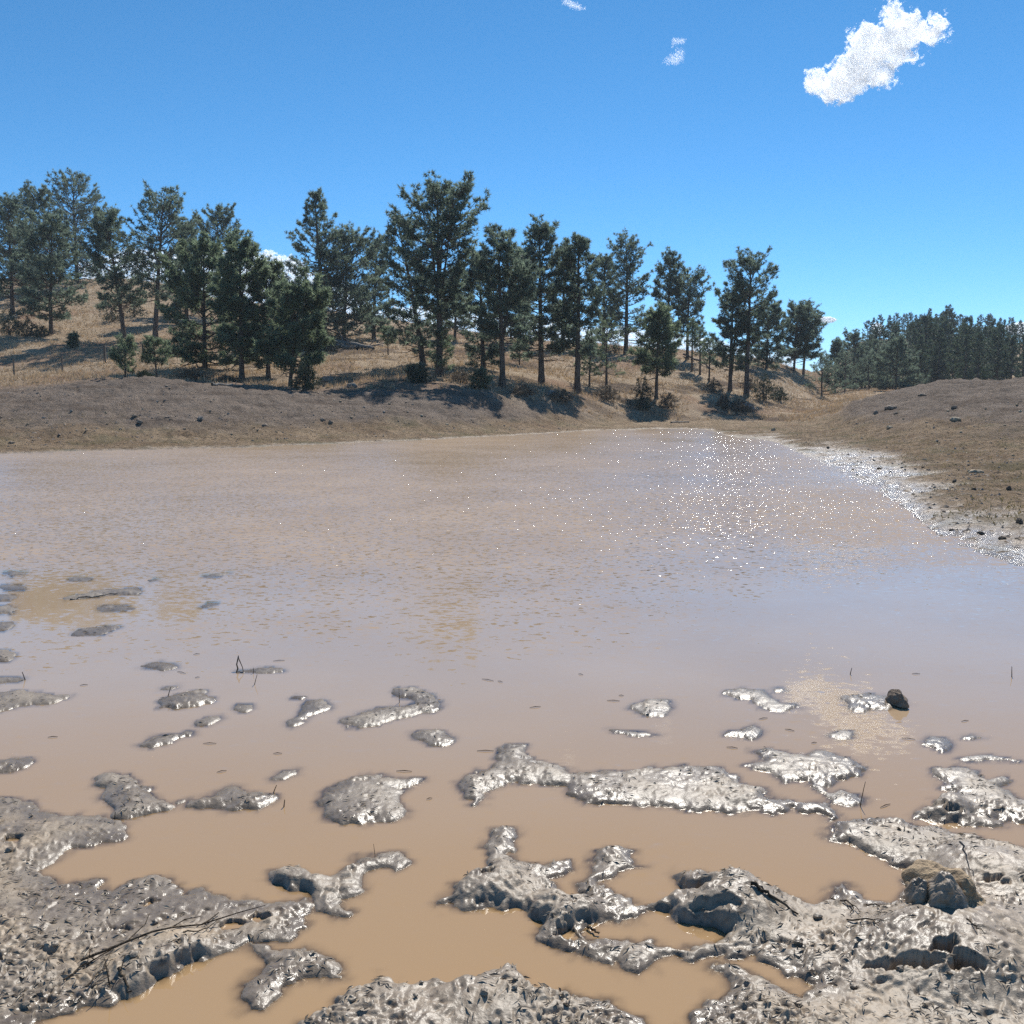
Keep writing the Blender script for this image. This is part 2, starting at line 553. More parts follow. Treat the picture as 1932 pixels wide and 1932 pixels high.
for x, ys, pts in PROFILE:
    Ysh = on_water(x, ys)[1]
    ue = []
    ys_, zs_, gs_ = [Ysh * 0.45, Ysh * 0.86, Ysh], [-0.9, -0.28, 0.0], [0, 0, 0]
    for (d, py, g) in pts:
        p = at(x, py, d)
        ys_.append(d)
        zs_.append(max(p[2], 0.05))
        gs_.append(g)
    zc = zs_[-1]
    for d, k in ((1.18, 0.93), (1.7, 0.55), (3.2, 0.28)):
        ys_.append(pts[-1][0] * d)
        zs_.append(zc * k)
        gs_.append(1)
    ys_.append(3500.0)
    zs_.append(3.0)
    gs_.append(1)
    pu.append(at(x, 760, 60)[0] / 60)
    pY.append(ys_)
    pZ.append(zs_)
    pG.append(gs_)
pu, pY, pZ, pG = map(np.array, (pu, pY, pZ, pG))


def base_profile(u):
    return pchip(pu, pY, u), pchip(pu, pZ, u), pchip(pu, pG, u)


ucols = np.unique(np.round(np.concatenate([np.arange(-0.60, 0.6001, 0.00175), np.linspace(-1.9, -0.61, 34), np.linspace(0.61, 1.9, 34)]), 5))
rows = [5.0]
while rows[-1] < 3400:
    y = rows[-1]
    step = min(1.7 * y * y / 1573, 0.19) if y < 66 else 0.30 if y < 112 else 0.6 if y < 155 else 2.2 if y < 270 else y * 0.12
    rows.append(y + step)
rows = np.array(rows)
bY, bZ, bG = base_profile(ucols)
TZ = np.empty((len(rows), len(ucols)))
TG = np.empty_like(TZ)
for j in range(len(ucols)):
    TZ[:, j] = pchip(bY[j], bZ[j], rows)
    TG[:, j] = np.interp(rows, bY[j], bG[j])
UU, YY = np.meshgrid(ucols, rows)
XX = UU * YY
TBASE = TZ.copy()
right = sstep(0.24, 0.34, UU)
land = sstep(0.0, 0.45, TZ)
hill = sstep(0.35, 0.9, TG)
TZ = TZ + land * (1 - hill) * (0.18 * fbm(XX / 3.1, YY / 3.1, 3, 4) + 0.13 * np.abs(fbm(XX / 1.0, YY / 0.8, 9, 3)) - 0.02)
TZ = TZ + hill * (0.22 * fbm(XX / 6.0, YY / 6.0, 21, 4) + 0.05 * fbm(XX / 1.1, YY / 1.1, 25, 2))
near_shore = sstep(-0.12, 0.02, TBASE) * (1 - hill) * (1 - sstep(70, 110, YY))
f1, f2 = worley(XX / 0.36 + 0.3 * perlin(XX, YY, 77), YY / 0.36, 31)
pock = sstep(0.12, 0.5, f1)
TZ = TZ + near_shore * (0.045 * (pock - 0.6) + 0.028 * fbm(XX / 0.5, YY / 0.5, 33, 3) + 0.05 * fbm(XX / 2.4, YY / 2.4, 35, 2) * (1 - land))
litter_shade_spots = fbm(XX / 5.0, YY / 3.5, 51, 4)
TLIT_SHADE = sstep(0.05, 0.55, litter_shade_spots) * sstep(0.4, 0.8, TG) * sstep(-0.32, -0.15, UU) * (1 - sstep(85, 105, YY)) * 0.9  # patches of litter and tree shade, both put into the colour
TLOW = (1 - sstep(0.35, 0.95, TBASE + 0.25 * fbm(XX / 4, YY / 4, 61, 3)))
TWET = (1 - sstep(0.015, 0.055 + 0.09 * right, TZ + 0.02 * fbm(XX / 0.8, YY / 0.8, 63, 3))) * (1 - 0.45 * (1 - right))


def terrain_z(x, y):
    x, y = np.asarray(x, float), np.asarray(y, float)
    iu = np.clip(np.interp(x / y, ucols, np.arange(len(ucols))), 0, len(ucols) - 1.001)
    iy = np.clip(np.interp(y, rows, np.arange(len(rows))), 0, len(rows) - 1.001)
    a, b = iu.astype(int), iy.astype(int)
    s, t = iu - a, iy - b
    return (TZ[b, a] * (1 - s) + TZ[b, a + 1] * s) * (1 - t) + (TZ[b + 1, a] * (1 - s) + TZ[b + 1, a + 1] * s) * t


def terrain_at(G, x, y):
    iu = np.clip(np.rint(np.interp(x / y, ucols, np.arange(len(ucols)))).astype(int), 0, len(ucols) - 1)
    iy = np.clip(np.rint(np.interp(y, rows, np.arange(len(rows)))).astype(int), 0, len(rows) - 1)
    return G[iy, iu]


def ground_at(px, py, ymin=20.0):
    """Where the line of sight through a pixel meets the ground, at least ymin away."""
    d = np.arange(ymin, 330, 0.25)
    a, b = (px - CEN) / FOC, (CEN - py) / FOC
    t = d / (cp + b * sp)
    z = CAM_H + t * (b * cp - sp)
    x = a * t
    hit = np.nonzero(terrain_z(x, d) >= z)[0]
    i = hit[0] if len(hit) else len(d) - 1
    return x[i], d[i], float(terrain_z(x[i], d[i]))


TV = np.stack([XX, YY, TZ], -1).reshape(-1, 3)
TF = grid_faces(*TZ.shape)
TF = TF[(TV[TF, 2] > -0.25).any(1)]
TV2, TF2, TA = compact(TV, TF, {'grass': TG.ravel(), 'low': TLOW.ravel(), 'wet': TWET.ravel(), 'litter': TLIT_SHADE.ravel()})
ground = obj('ground', mesh_data('ground', TV2, TF2, M_TERRAIN, TA, True))
tag(ground, 'dry grassy hillside and bare dirt banks round the muddy pond', kind='structure')

# ------------------------------------------------------------------ mud flat in front: outlines on the water level
def outline(z, pts):
    return [on_water(*zp(z, x, y)) for x, y in pts]


D_LEFT = outline(ZD, [(-700, 215), (0, 238), (80, 240), (180, 255), (260, 300), (340, 325), (430, 340), (560, 350), (640, 370), (690, 400), (685, 440),
    (620, 465), (520, 490), (420, 505), (360, 530), (300, 565), (250, 610), (200, 640), (180, 665), (220, 688), (330, 700), (440, 690), (540, 680), (570, 720),
    (600, 745), (650, 720), (720, 690), (800, 665), (870, 652), (940, 690), (930, 715), (890, 745), (1000, 770), (1100, 755), (1180, 760), (1260, 790),
    (1350, 780), (1450, 795), (1600, 795), (1690, 800), (1700, 860), (1640, 900), (1580, 950), (1530, 1010), (1400, 1030), (1300, 1045), (1220, 1085),
    (1120, 1115), (1020, 1140), (940, 1180), (860, 1220), (780, 1255), (700, 1310), (600, 1320), (480, 1335), (380, 1390), (280, 1425), (200, 1450),
    (130, 1480), (0, 1600), (-300, 1790), (-1100, 1900)])
D_RIGHT = outline(ZC, [(-97, 1303), (0, 1295), (100, 1275), (150, 1240), (60, 1190), (10, 1120), (50, 1100), (130, 1105), (200, 1140), (210, 1175), (320, 1155),
    (370, 1150), (440, 1190), (550, 1240), (700, 1260), (830, 1255), (870, 1200), (920, 1180), (980, 1220), (1060, 1260), (1180, 1310), (1270, 1300),
    (1310, 1200), (1370, 1110), (1340, 1100), (1250, 1075), (1130, 1010), (1020, 960), (920, 940), (870, 920), (900, 850), (960, 815), (1080, 830), (1160, 820),
    (1280, 845), (1370, 880), (1500, 905), (1600, 915), (1700, 945), (1800, 960), (1922, 1000), (2300, 1100), (2900, 1300), (2900, 2900), (-100, 2900),
    (60, 2000), (120, 1930), (200, 1860), (260, 1800), (300, 1740), (270, 1680), (240, 1635), (300, 1615), (350, 1640), (440, 1690), (560, 1725), (700, 1740),
    (770, 1720), (690, 1660), (580, 1620), (440, 1580), (340, 1570), (280, 1580), (150, 1595), (20, 1555), (-100, 1545), (-100, 1500), (0, 1520), (130, 1520), (290, 1480), (330, 1440),
    (200, 1410), (60, 1385), (0, 1355), (-110, 1345)])
D_MID = outline(ZB, [(-330, 2150), (-200, 1960), (-30, 1870), (60, 1800), (120, 1730), (220, 1700), (300, 1715), (400, 1735), (560, 1740), (680, 1745),
    (760, 1755), (830, 1710), (950, 1695), (1010, 1745), (1080, 1800), (1220, 1800), (1370, 1810), (1480, 1830), (1560, 1870), (1640, 1920), (1720, 2020),
    (1500, 2500), (-330, 2500)])
# (outline, height, label, kind)
MUD = [
    (D_LEFT, .030, 'broad mud bank with a long bent branch, reaching out of the left side', 'bank'),
    (D_RIGHT, .085, 'large grey mud bank carrying the big tan boulder', 'bank'),
    (D_MID, .060, 'dark lumpy mud bank at the very front of the pool', 'bank'),
]


def islet(z, h, label, pts):
    MUD.append((outline(z, pts), h, label, 'islet'))


islet(ZA, .020, 'thin far islet, farthest of the row along the left side of the pond', [(5, 118), (50, 110), (140, 118), (130, 132), (60, 134)])
islet(ZA, .020, 'flat grey islet second from the far end of the left side row', [(0, 190), (60, 183), (145, 192), (130, 211), (60, 212), (0, 204)])
islet(ZA, .030, 'stubby islet third from the far end of the left side row', [(-60, 240), (0, 239), (50, 236), (95, 255), (60, 274), (0, 272), (-60, 270)])
islet(ZA, .035, 'stubby islet fourth from the far end of the left side row', [(-60, 300), (0, 299), (40, 297), (100, 312), (70, 339), (0, 341), (-60, 340)])
islet(ZA, .030, 'pale rounded islet fifth from the far end of the left side row', [(-60, 392), (0, 391), (50, 389), (85, 405), (60, 426), (0, 431), (-60, 430)])
islet(ZA, .040, 'rough rounded islet sixth from the far end of the left side row', [(-70, 540), (0, 538), (50, 538), (80, 565), (50, 592), (0, 599), (-70, 598)])
islet(ZA, .018, 'small low islet just beyond the long straw-topped ridge', [(370, 152), (420, 138), (515, 148), (480, 160), (400, 167)])
islet(ZA, .040, 'long narrow mud ridge with a pale straw lying along its front', [(335, 250), (400, 242), (470, 233), (545, 211), (640, 210), (740, 203), (770, 220), (750, 239), (680, 242), (600, 235), (500, 252), (380, 264), (345, 264)])
islet(ZA, .022, 'low spindle-shaped islet just in front of the long straw-topped ridge', [(520, 312), (580, 294), (660, 297), (735, 315), (650, 323), (560, 323)])
islet(ZA, .025, 'smooth leaf-shaped islet in the brown reflection of the hill', [(395, 452), (430, 428), (520, 414), (630, 405), (645, 415), (580, 442), (500, 462), (420, 464)])
islet(ZA, .015, 'thin sliver of mud alone out in the rippled water', [(1110, 136), (1160, 124), (1250, 118), (1205, 136), (1140, 142)])
islet(ZA, .012, 'tiny grey speck of mud between the straw-topped ridge and the open ripples', [(790, 161), (840, 150), (862, 157), (820, 169)])
islet(ZA, .015, 'small dull islet standing before a tree reflection in ripples', [(1088, 302), (1130, 284), (1192, 281), (1160, 301), (1110, 310)])
islet(ZA, .025, 'low oval islet alone in the calm water, beyond the cratered one', [(755, 628), (850, 604), (950, 610), (965, 630), (900, 650), (820, 634)])
islet(ZA, .015, 'low smooth bar with an upright black stem at its tip', [(-80, 690), (0, 688), (60, 684), (140, 692), (120, 706), (0, 717), (-80, 718)])
islet(ZA, .040, 'long ragged mud bar with a pointed tip, from the left side', [(-150, 775), (0, 774), (90, 763), (200, 773), (290, 783), (380, 784), (385, 797), (300, 824), (200, 833), (80, 843), (0, 864), (-150, 870)])
islet(ZA, .045, 'humped islet with dark craters along its top', [(855, 815), (920, 790), (1000, 771), (1090, 756), (1125, 764), (1160, 800), (1165, 830), (1080, 847), (960, 858), (890, 852)])
islet(ZA, .012, 'thin sliver just beyond the cratered islet', [(868, 752), (930, 734), (978, 737), (930, 754)])
islet(ZA, .020, 'small rounded islet between the cratered one and the duck-foot shaped one', [(1265, 862), (1300, 832), (1340, 834), (1372, 855), (1330, 874)])
islet(ZA, .022, 'small pale oval islet nearer than the cratered one', [(1052, 936), (1120, 905), (1195, 897), (1202, 915), (1140, 947), (1080, 950)])
islet(ZA, .028, 'smooth tapering islet with a small tail piece at its far end', [(740, 1062), (830, 1015), (940, 1001), (985, 1004), (1000, 984), (1065, 979), (1050, 999), (990, 1016), (900, 1051), (810, 1064)])
islet(ZA, .012, 'low thread of mud with bent black stems on it', [(1285, 657), (1370, 639), (1440, 631), (1530, 639), (1537, 661), (1440, 667), (1370, 658)])
islet(ZA, .030, 'duck-foot shaped islet, wide at the far end and narrow towards the viewer', [(1556, 936), (1620, 905), (1645, 880), (1630, 845), (1680, 819), (1760, 807), (1800, 845), (1770, 872), (1700, 897), (1640, 942), (1600, 952)])
islet(ZA, .012, 'small ring-like sliver beyond the duck-foot shaped islet', [(1588, 801), (1620, 787), (1667, 794), (1640, 809)])
islet(ZA, .040, 'plump lobe of mud cut by the left edge, beyond the broad bank', [(-120, 1142), (0, 1139), (60, 1129), (150, 1127), (165, 1150), (110, 1182), (40, 1202), (0, 1202), (-120, 1210)])
islet(ZA, .055, 'boot-shaped mud island touching the broad bank', [(510, 1270), (530, 1230), (580, 1210), (700, 1202), (720, 1220), (710, 1245), (760, 1270), (820, 1310), (880, 1345), (950, 1370), (955, 1395), (920, 1411), (850, 1421), (760, 1441), (690, 1452), (600, 1452), (590, 1400), (560, 1330), (540, 1300)])
islet(ZA, .050, 'peaked flaky mud island next to the boot-shaped one', [(1030, 1396), (1080, 1350), (1150, 1330), (1210, 1290), (1270, 1279), (1320, 1294), (1350, 1310), (1430, 1310), (1500, 1330), (1490, 1356), (1400, 1407), (1300, 1402), (1180, 1397), (1100, 1400)])
islet(ZA, .015, 'thin comma of mud just beyond the peaked flaky island', [(1463, 1242), (1540, 1204), (1612, 1189), (1625, 1205), (1560, 1237), (1490, 1247)])
islet(ZA, .012, 'crumbs of mud linking the boot-shaped and the peaked islands', [(958, 1366), (1042, 1348), (1032, 1364), (980, 1374)])
islet(ZD, .055, 'shiny cloven mud island with a dark notched arm in the near pool', [(1475, 655), (1500, 625), (1560, 600), (1640, 635), (1700, 660), (1780, 665), (1830, 640), (1900, 600), (1935, 562), (2035, 547), (2175, 542), (2205, 577), (2230, 602), (2175, 622), (2115, 607), (2035, 627), (1985, 647), (1965, 697), (1985, 747), (1935, 767), (1855, 787), (1835, 807), (1915, 842), (1895, 857), (1805, 859), (1740, 850), (1690, 800), (1640, 760), (1560, 705), (1500, 682)])
islet(ZD, .045, 'crumpled claw-shaped mud island beside the front bank', [(1520, 1070), (1620, 1050), (1720, 1075), (1860, 1120), (1850, 1190), (1740, 1216), (1620, 1232), (1560, 1262), (1500, 1312), (1420, 1372), (1330, 1397), (1270, 1362), (1290, 1310), (1340, 1250), (1430, 1190), (1500, 1150), (1380, 1090), (1300, 1045), (1400, 1060)])
islet(ZB, .035, 'boomerang-shaped mud island in the calm middle water', [(18, 300), (100, 255), (200, 230), (330, 215), (430, 205), (440, 190), (390, 175), (330, 165), (273, 140), (320, 119), (400, 116), (470, 139), (550, 179), (557, 218), (500, 236), (400, 262), (300, 292), (180, 329), (100, 335), (58, 319)])
islet(ZB, .032, 'small ragged diamond islet nearer than the boomerang-shaped one', [(393, 375), (450, 350), (540, 344), (600, 375), (637, 400), (590, 434), (520, 432), (450, 406)])
islet(ZB, .055, 'large pale pelt-shaped mud island standing alone', [(-85, 692), (0, 650), (80, 620), (150, 580), (240, 575), (290, 595), (380, 605), (462, 614), (400, 645), (350, 680), (355, 740), (400, 780), (395, 811), (300, 824), (200, 837), (130, 857), (40, 862), (-40, 837), (-80, 792), (-90, 740)])
islet(ZB, .060, 'longest silvery mud ridge crossing the middle of the pool', [(628, 625), (680, 600), (760, 580), (860, 560), (880, 520), (860, 490), (870, 450), (930, 432), (1010, 430), (1000, 460), (1020, 500), (1120, 520), (1240, 555), (1290, 590), (1400, 585), (1530, 570), (1680, 560), (1800, 550), (1930, 542), (2070, 548), (2110, 592), (2220, 643), (2310, 663), (2360, 704), (2480, 749), (2580, 738), (2680, 748), (2695, 795), (2660, 835), (2600, 806), (2500, 780), (2360, 790), (2230, 790), (2100, 795), (1960, 806), (1880, 786), (1797, 776), (1700, 767), (1560, 757), (1450, 742), (1360, 747), (1290, 712), (1230, 652), (1100, 637), (980, 632), (900, 647), (800, 672), (770, 722), (730, 737), (690, 702), (650, 652)])
islet(ZB, .070, 'winding mud neck with a black hoof hole, in the middle of the near pool', [(790, 985), (830, 910), (870, 890), (987, 884), (990, 930), (960, 990), (920, 1030), (960, 1060), (1040, 1085), (1140, 1095), (1250, 1080), (1277, 1100), (1200, 1131), (1130, 1151), (1170, 1190), (1190, 1240), (1250, 1272), (1330, 1262), (1308, 1200), (1338, 1150), (1385, 1110), (1398, 1050), (1378, 1010), (1440, 980), (1540, 979), (1570, 1020), (1642, 1082), (1560, 1101), (1490, 1121), (1430, 1171), (1470, 1231), (1560, 1291), (1690, 1308), (1700, 1345), (1660, 1395), (1500, 1395), (1375, 1405), (1400, 1500), (1480, 1515), (1560, 1522), (1680, 1502), (1775, 1520), (1800, 1545), (1770, 1560), (1680, 1612), (1600, 1652), (1520, 1622), (1440, 1592), (1350, 1557), (1270, 1552), (1180, 1522), (1090, 1472), (1070, 1432), (1130, 1402), (1090, 1382), (1030, 1352), (950, 1322), (850, 1317), (700, 1312), (540, 1302), (600, 1240), (660, 1190), (740, 1140), (800, 1080), (810, 1030)])
islet(ZB, .028, 'small bright humped islet alone, far side of the calm water', [(1578, 231), (1620, 200), (1680, 182), (1790, 187), (1807, 210), (1760, 267), (1680, 262)])
islet(ZB, .012, 'barely emerging streak of mud nearer than the bright humped islet', [(1448, 338), (1560, 348), (1640, 358), (1742, 368), (1640, 379), (1520, 364)])
islet(ZC, .028, 'silvery S-bent islet beyond the cloud reflection', [(278, 135), (400, 124), (500, 139), (540, 175), (600, 200), (690, 204), (722, 215), (640, 232), (540, 234), (490, 212), (440, 182), (330, 162)])
islet(ZC, .030, 'silvery islet with a dark clod sitting on its end', [(938, 160), (1000, 154), (1080, 149), (1180, 164), (1240, 180), (1285, 198), (1200, 227), (1100, 232), (1010, 242), (968, 212)])
islet(ZC, .035, 'small crumbly grey islet beside the cloud reflection', [(308, 366), (390, 345), (470, 319), (512, 340), (502, 376), (460, 397), (390, 382)])
islet(ZC, .012, 'dark flat islet inside the cloud reflection', [(873, 372), (930, 349), (1002, 364), (992, 392), (910, 394)])
islet(ZC, .045, 'bright fox-head shaped mud island beside the cloud reflection', [(398, 542), (470, 530), (520, 510), (460, 448), (560, 449), (640, 474), (720, 479), (790, 459), (870, 464), (960, 494), (1030, 519), (1057, 560), (1000, 592), (930, 612), (870, 652), (800, 642), (770, 617), (700, 617), (640, 622), (600, 602), (560, 572), (480, 562)])
islet(ZC, .022, 'glinting low spit below the fox-head island, with a tall stem at its end', [(763, 645), (830, 639), (880, 678), (960, 669), (1040, 699), (1062, 741), (960, 758), (890, 732), (870, 692), (810, 667)])
islet(ZC, .025, 'small glittering islet on the side of the cloud reflection away from the fox-head', [(1373, 421), (1430, 374), (1500, 394), (1542, 430), (1470, 462)])
islet(ZC, .012, 'thin dark sliver farther off than the small glittering islet', [(1588, 386), (1640, 369), (1692, 385), (1640, 394)])
islet(ZC, .014, 'thin sparkling thread of mud beyond the dark-holed bank', [(1548, 500), (1640, 489), (1740, 484), (1905, 509), (1740, 513), (1600, 514)])
islet(ZC, .070, 'bright mud bank with a deep black hole, running out of the right side', [(1443, 570), (1500, 534), (1560, 524), (1620, 549), (1700, 589), (1820, 599), (1892, 625), (1760, 640), (1810, 669), (1922, 738), (2200, 800), (2200, 850), (1922, 837), (1840, 822), (1780, 852), (1680, 862), (1560, 857), (1440, 842), (1338, 832), (1330, 800), (1400, 775), (1480, 740), (1560, 720), (1540, 690), (1480, 650), (1463, 600)])
islet(ZC, .012, 'tiny sparkling speck beyond the silvery S-bent islet', [(563, 127), (590, 116), (627, 118), (632, 136), (575, 139)])

# fan grid that carries the mud
mu = np.arange(-0.85, 0.8501, 1 / 800)
mr = [2.02]
while mr[-1] < 9.9:
    mr.append(mr[-1] + 1.15 * mr[-1] ** 2 / 1573)
mr = np.array(mr)
MU, MY = np.meshgrid(mu, mr)
MX = MU * MY
wx = MX + 0.030 * fbm(MX / 0.09, MY / 0.09, 101, 3, .5) + 0.03 * perlin(MX / 0.3, MY / 0.3, 103)
wy = MY + 0.038 * fbm(MX / 0.09, MY / 0.09, 105, 3, .5) + 0.04 * perlin(MX / 0.3, MY / 0.3, 107)
SD = np.full(MX.shape, -9.0)
SID = np.zeros(MX.shape, np.int32)
HM = np.zeros(MX.shape)
for k, (poly, h, label, kind) in enumerate(MUD):
    px_, py_ = [p[0] for p in poly], [p[1] for p in poly]
    m = (MX > min(px_) - .35) & (MX < max(px_) + .35) & (MY > min(py_) - .4) & (MY < max(py_) + .4)
    if not m.any():
        continue
    ii = np.nonzero(m)
    size = min(max(px_) - min(px_), max(py_) - min(py_))
    kw = min(1.0, 0.45 + size)                                        # small islets keep a calmer outline
    d = signed_distance(poly, MX[ii] + kw * (wx[ii] - MX[ii]), MY[ii] + kw * (wy[ii] - MY[ii]))
    better = d > SD[ii]
    jj = tuple(a[better] for a in ii)
    SD[jj] = d[better]
    SID[jj] = k
    HM[jj] = h
dpos = np.maximum(SD, 0)
HM *= 0.37
MZ = np.where(SD > 0, 0.004 + HM * (1 - np.exp(-dpos / (0.9 * HM + 0.035))), np.maximum(SD * 0.32, -0.07))
inside = sstep(0.0, 0.05, SD)
MZ += inside * (0.003 * fbm(MX / 0.16, MY / 0.16, 111, 3) + 0.010 * np.maximum(fbm(MX / 0.42, MY / 0.42, 113, 3), -0.4) * sstep(.03, .2, SD))
# flaky, trampled crust
f1, f2 = worley(MX / 0.045 + 0.5 * perlin(MX / .05, MY / .05, 5), MY / 0.075, 121)
patchy = sstep(-0.15, 0.35, fbm(MX / 0.35, MY / 0.35, 123, 3))
MZ += inside * (1 - patchy) * 0.002 * fbm(MX / 0.03, MY / 0.03, 125, 2)
ridge = 1 - np.abs(fbm(MX / 0.09, MY / 0.09, 127, 3))
MZ += inside * patchy * 0.014 * np.maximum(ridge - 0.72, 0)


def dent(z, x, y, rx, ry, depth, rot=0.0, rim=0.12):
    """hoof hole: an elliptical pit with a raised rim, placed on the mud"""
    global MZ
    cx, cyy = on_water(*zp(z, x, y))
    c, s = math.cos(rot), math.sin(rot)
    dx, dy = MX - cx, MY - cyy
    rx, ry, depth = rx * 0.6, ry * 0.6, depth * 0.75
    m = np.hypot(dx, dy) < 2.2 * max(rx, ry)
    dx, dy, mx, my = dx[m], dy[m], MX[m], MY[m]
    e = np.hypot((dx * c + dy * s) / rx, (-dx * s + dy * c) / ry) + 0.50 * fbm(mx / (rx * .9), my / (rx * .9), int(x), 3)
    MZ[m] += inside[m] * -depth * (1 - sstep(0.55, 1.05, e)) * (0.55 + 0.45 * np.clip(dy / ry, -1, 1))
    MZ[m] += inside[m] * rim * 0.35 * depth * np.exp(-((e - 1.2) / 0.25) ** 2) * (0.4 + 0.8 * perlin(mx / .06, my / .06, int(y)))


def heap(z, x, y, r, hgt, sharp=1.0):
    """extra height on the mud round a point, so that its near edge stands up as a cut bank"""
    global MZ
    cx, cyy = on_water(*zp(z, x, y))
    e = np.hypot(MX - cx, (MY - cyy) * 0.9) / r
    r, hgt = r * 0.7, hgt * 0.6
    MZ = MZ + sstep(0.0, 0.03 * sharp, SD) * hgt * (1 - sstep(0.35, 1.0, e))


heap(ZC, 250, 1290, .22, .055)
heap(ZC, 420, 1320, .20, .05)
heap(ZC, 1450, 1600, .30, .07)
heap(ZC, 1650, 1560, .30, .06)
heap(ZC, 1800, 1150, .25, .05)
heap(ZC, 1900, 1300, .4, .05)
heap(ZB, 1230, 1340, .14, .05)
heap(ZB, 830, 1190, .16, .045)
heap(ZC, 1460, 760, .14, .05)
heap(ZD, 880, 1140, .20, .06)
heap(ZD, 1620, 690, .14, .035)
heap(ZB, 300, 1830, .3, .04)
heap(ZB, 900, 1760, .22, .05)
dent(ZB, 1265, 1470, .075, .075, .10)
dent(ZC, 1450, 795, .06, .028, .07, -.1)
dent(ZC, 1530, 815, .06, .025, .06, -.25)
dent(ZC, 1120, 1690, .07, .03, .08, -.2)
dent(ZC, 1240, 1710, .09, .04, .10, .1)
dent(ZC, 1380, 1735, .08, .05, .10, -.1)
dent(ZC, 1490, 1690, .07, .05, .10, .4)
dent(ZC, 1590, 1760, .08, .06, .11, -.3)
dent(ZC, 1740, 1265, .07, .025, .07, .15)
dent(ZC, 1810, 1285, .04, .02, .05, -.3)
dent(ZC, 1650, 960, .08, .03, .03, -.2)
dent(ZC, 640, 1640, .10, .03, .03, -.5)
dent(ZC, 250, 1390, .13, .05, .04, -0.3)
dent(ZD, 1250, 935, .08, .05, .06)
dent(ZD, 1400, 900, .06, .05, .05)
dent(ZD, 60, 470, .08, .06, .05)
dent(ZD, 810, 815, .05, .04, .04)
dent(ZB, 810, 1180, .06, .05, .05)
for _ in range(10):                                                   # further tracks across the trampled banks
    zz = (ZC, ZD)[rng.integers(0, 2)]
    x, y = (rng.uniform(500, 2000), rng.uniform(1000, 2000)) if zz is ZC else (rng.uniform(-200, 1500), rng.uniform(300, 1500))
    dent(zz, x, y, rng.uniform(.025, .06), rng.uniform(.02, .045), rng.uniform(.012, .035), rng.uniform(0, 3))
# strokes that straw, leaves and claws have left in the crust
kr = np.random.default_rng(19)
cnt = 0
while cnt < 9000:
    y0 = 2.1 + 5.5 * kr.uniform() ** 1.6
    u0 = kr.uniform(-.57, .57)
    iy, iu = int(np.interp(y0, mr, np.arange(len(mr)))), int((u0 + .85) * 800)
    if SD[iy, iu] < 0.015 and kr.uniform() < .97:
        cnt += 0.02
        continue
    cnt += 1
    if kr.uniform() > 0.25 + 0.75 * patchy[iy, iu]:
        continue
    L, Wd = kr.uniform(.010, .040), kr.uniform(.0025, .007) * (1 + .15 * y0)
    a = kr.uniform(0, math.pi)
    ddy, ddx = int(L * 1573 / y0 ** 2 * 1.2) + 2, int(L / y0 * 800 * 1.2) + 2
    sl = (slice(max(iy - ddy, 0), iy + ddy + 1), slice(max(iu - ddx, 0), iu + ddx + 1))
    dx, dy = MX[sl] - u0 * y0, MY[sl] - y0
    p, q = (dx * math.cos(a) + dy * math.sin(a)) / L, (-dx * math.sin(a) + dy * math.cos(a)) / Wd
    b = np.maximum(1 - p * p, 0)
    sg = 1 if kr.uniform() < .45 else -1
    MZ[sl] += inside[sl] * b * (sg * .0042 * np.exp(-q * q) - sg * .0022 * np.exp(-(q - 2) ** 2)) * kr.uniform(.5, 1.3)
MZ = np.where(SD <= 0, np.maximum(SD * 0.32, -0.07), np.maximum(MZ, -0.05))
MWET = np.clip((1 - sstep(0.004, 0.030, MZ)) + 0.0, 0, 1)
MDRY = sstep(0.03, 0.14, SD) * sstep(-0.35, 0.25, fbm(MX / 0.5, MY / 0.5, 131, 3)) * np.where(SID == 0, 1.0, np.where(SID == 1, .45, np.where(SID == 2, .5, .25)))
MV = np.stack([MX, MY, MZ], -1).reshape(-1, 3)
MF = grid_faces(*MX.shape)
MF = MF[(MV[MF, 2] > -0.055).any(1)]
fid = SID.ravel()[MF[:, 0]]
for k, (poly, h, label, kind) in enumerate(MUD):
    F = MF[fid == k]
    if len(F) < 6:
        continue
    V, F, A = compact(MV, F, {'wet': MWET.ravel(), 'dry': MDRY.ravel()})
    name = 'mud_bank' if kind == 'bank' else 'mud_islet'
    o = obj(name, mesh_data(name, V, F, M_MUD, A, True))
    if kind == 'bank':
        tag(o, label, kind='structure')
    else:
        tag(o, label, 'mud islet', 'mud islets standing in the shallow water', 'thing')


def mud_z(x, y):
    iu = np.clip(np.rint((np.asarray(x) / y - mu[0]) * 800).astype(int), 0, len(mu) - 1)
    iy = np.clip(np.rint(np.interp(y, mr, np.arange(len(mr)))).astype(int), 0, len(mr) - 1)
    return MZ[iy, iu]


def mud_sd(x, y):
    iu = np.clip(np.rint((np.asarray(x) / y - mu[0]) * 800).astype(int), 0, len(mu) - 1)
    iy = np.clip(np.rint(np.interp(y, mr, np.arange(len(mr)))).astype(int), 0, len(mr) - 1)
    return SD[iy, iu]


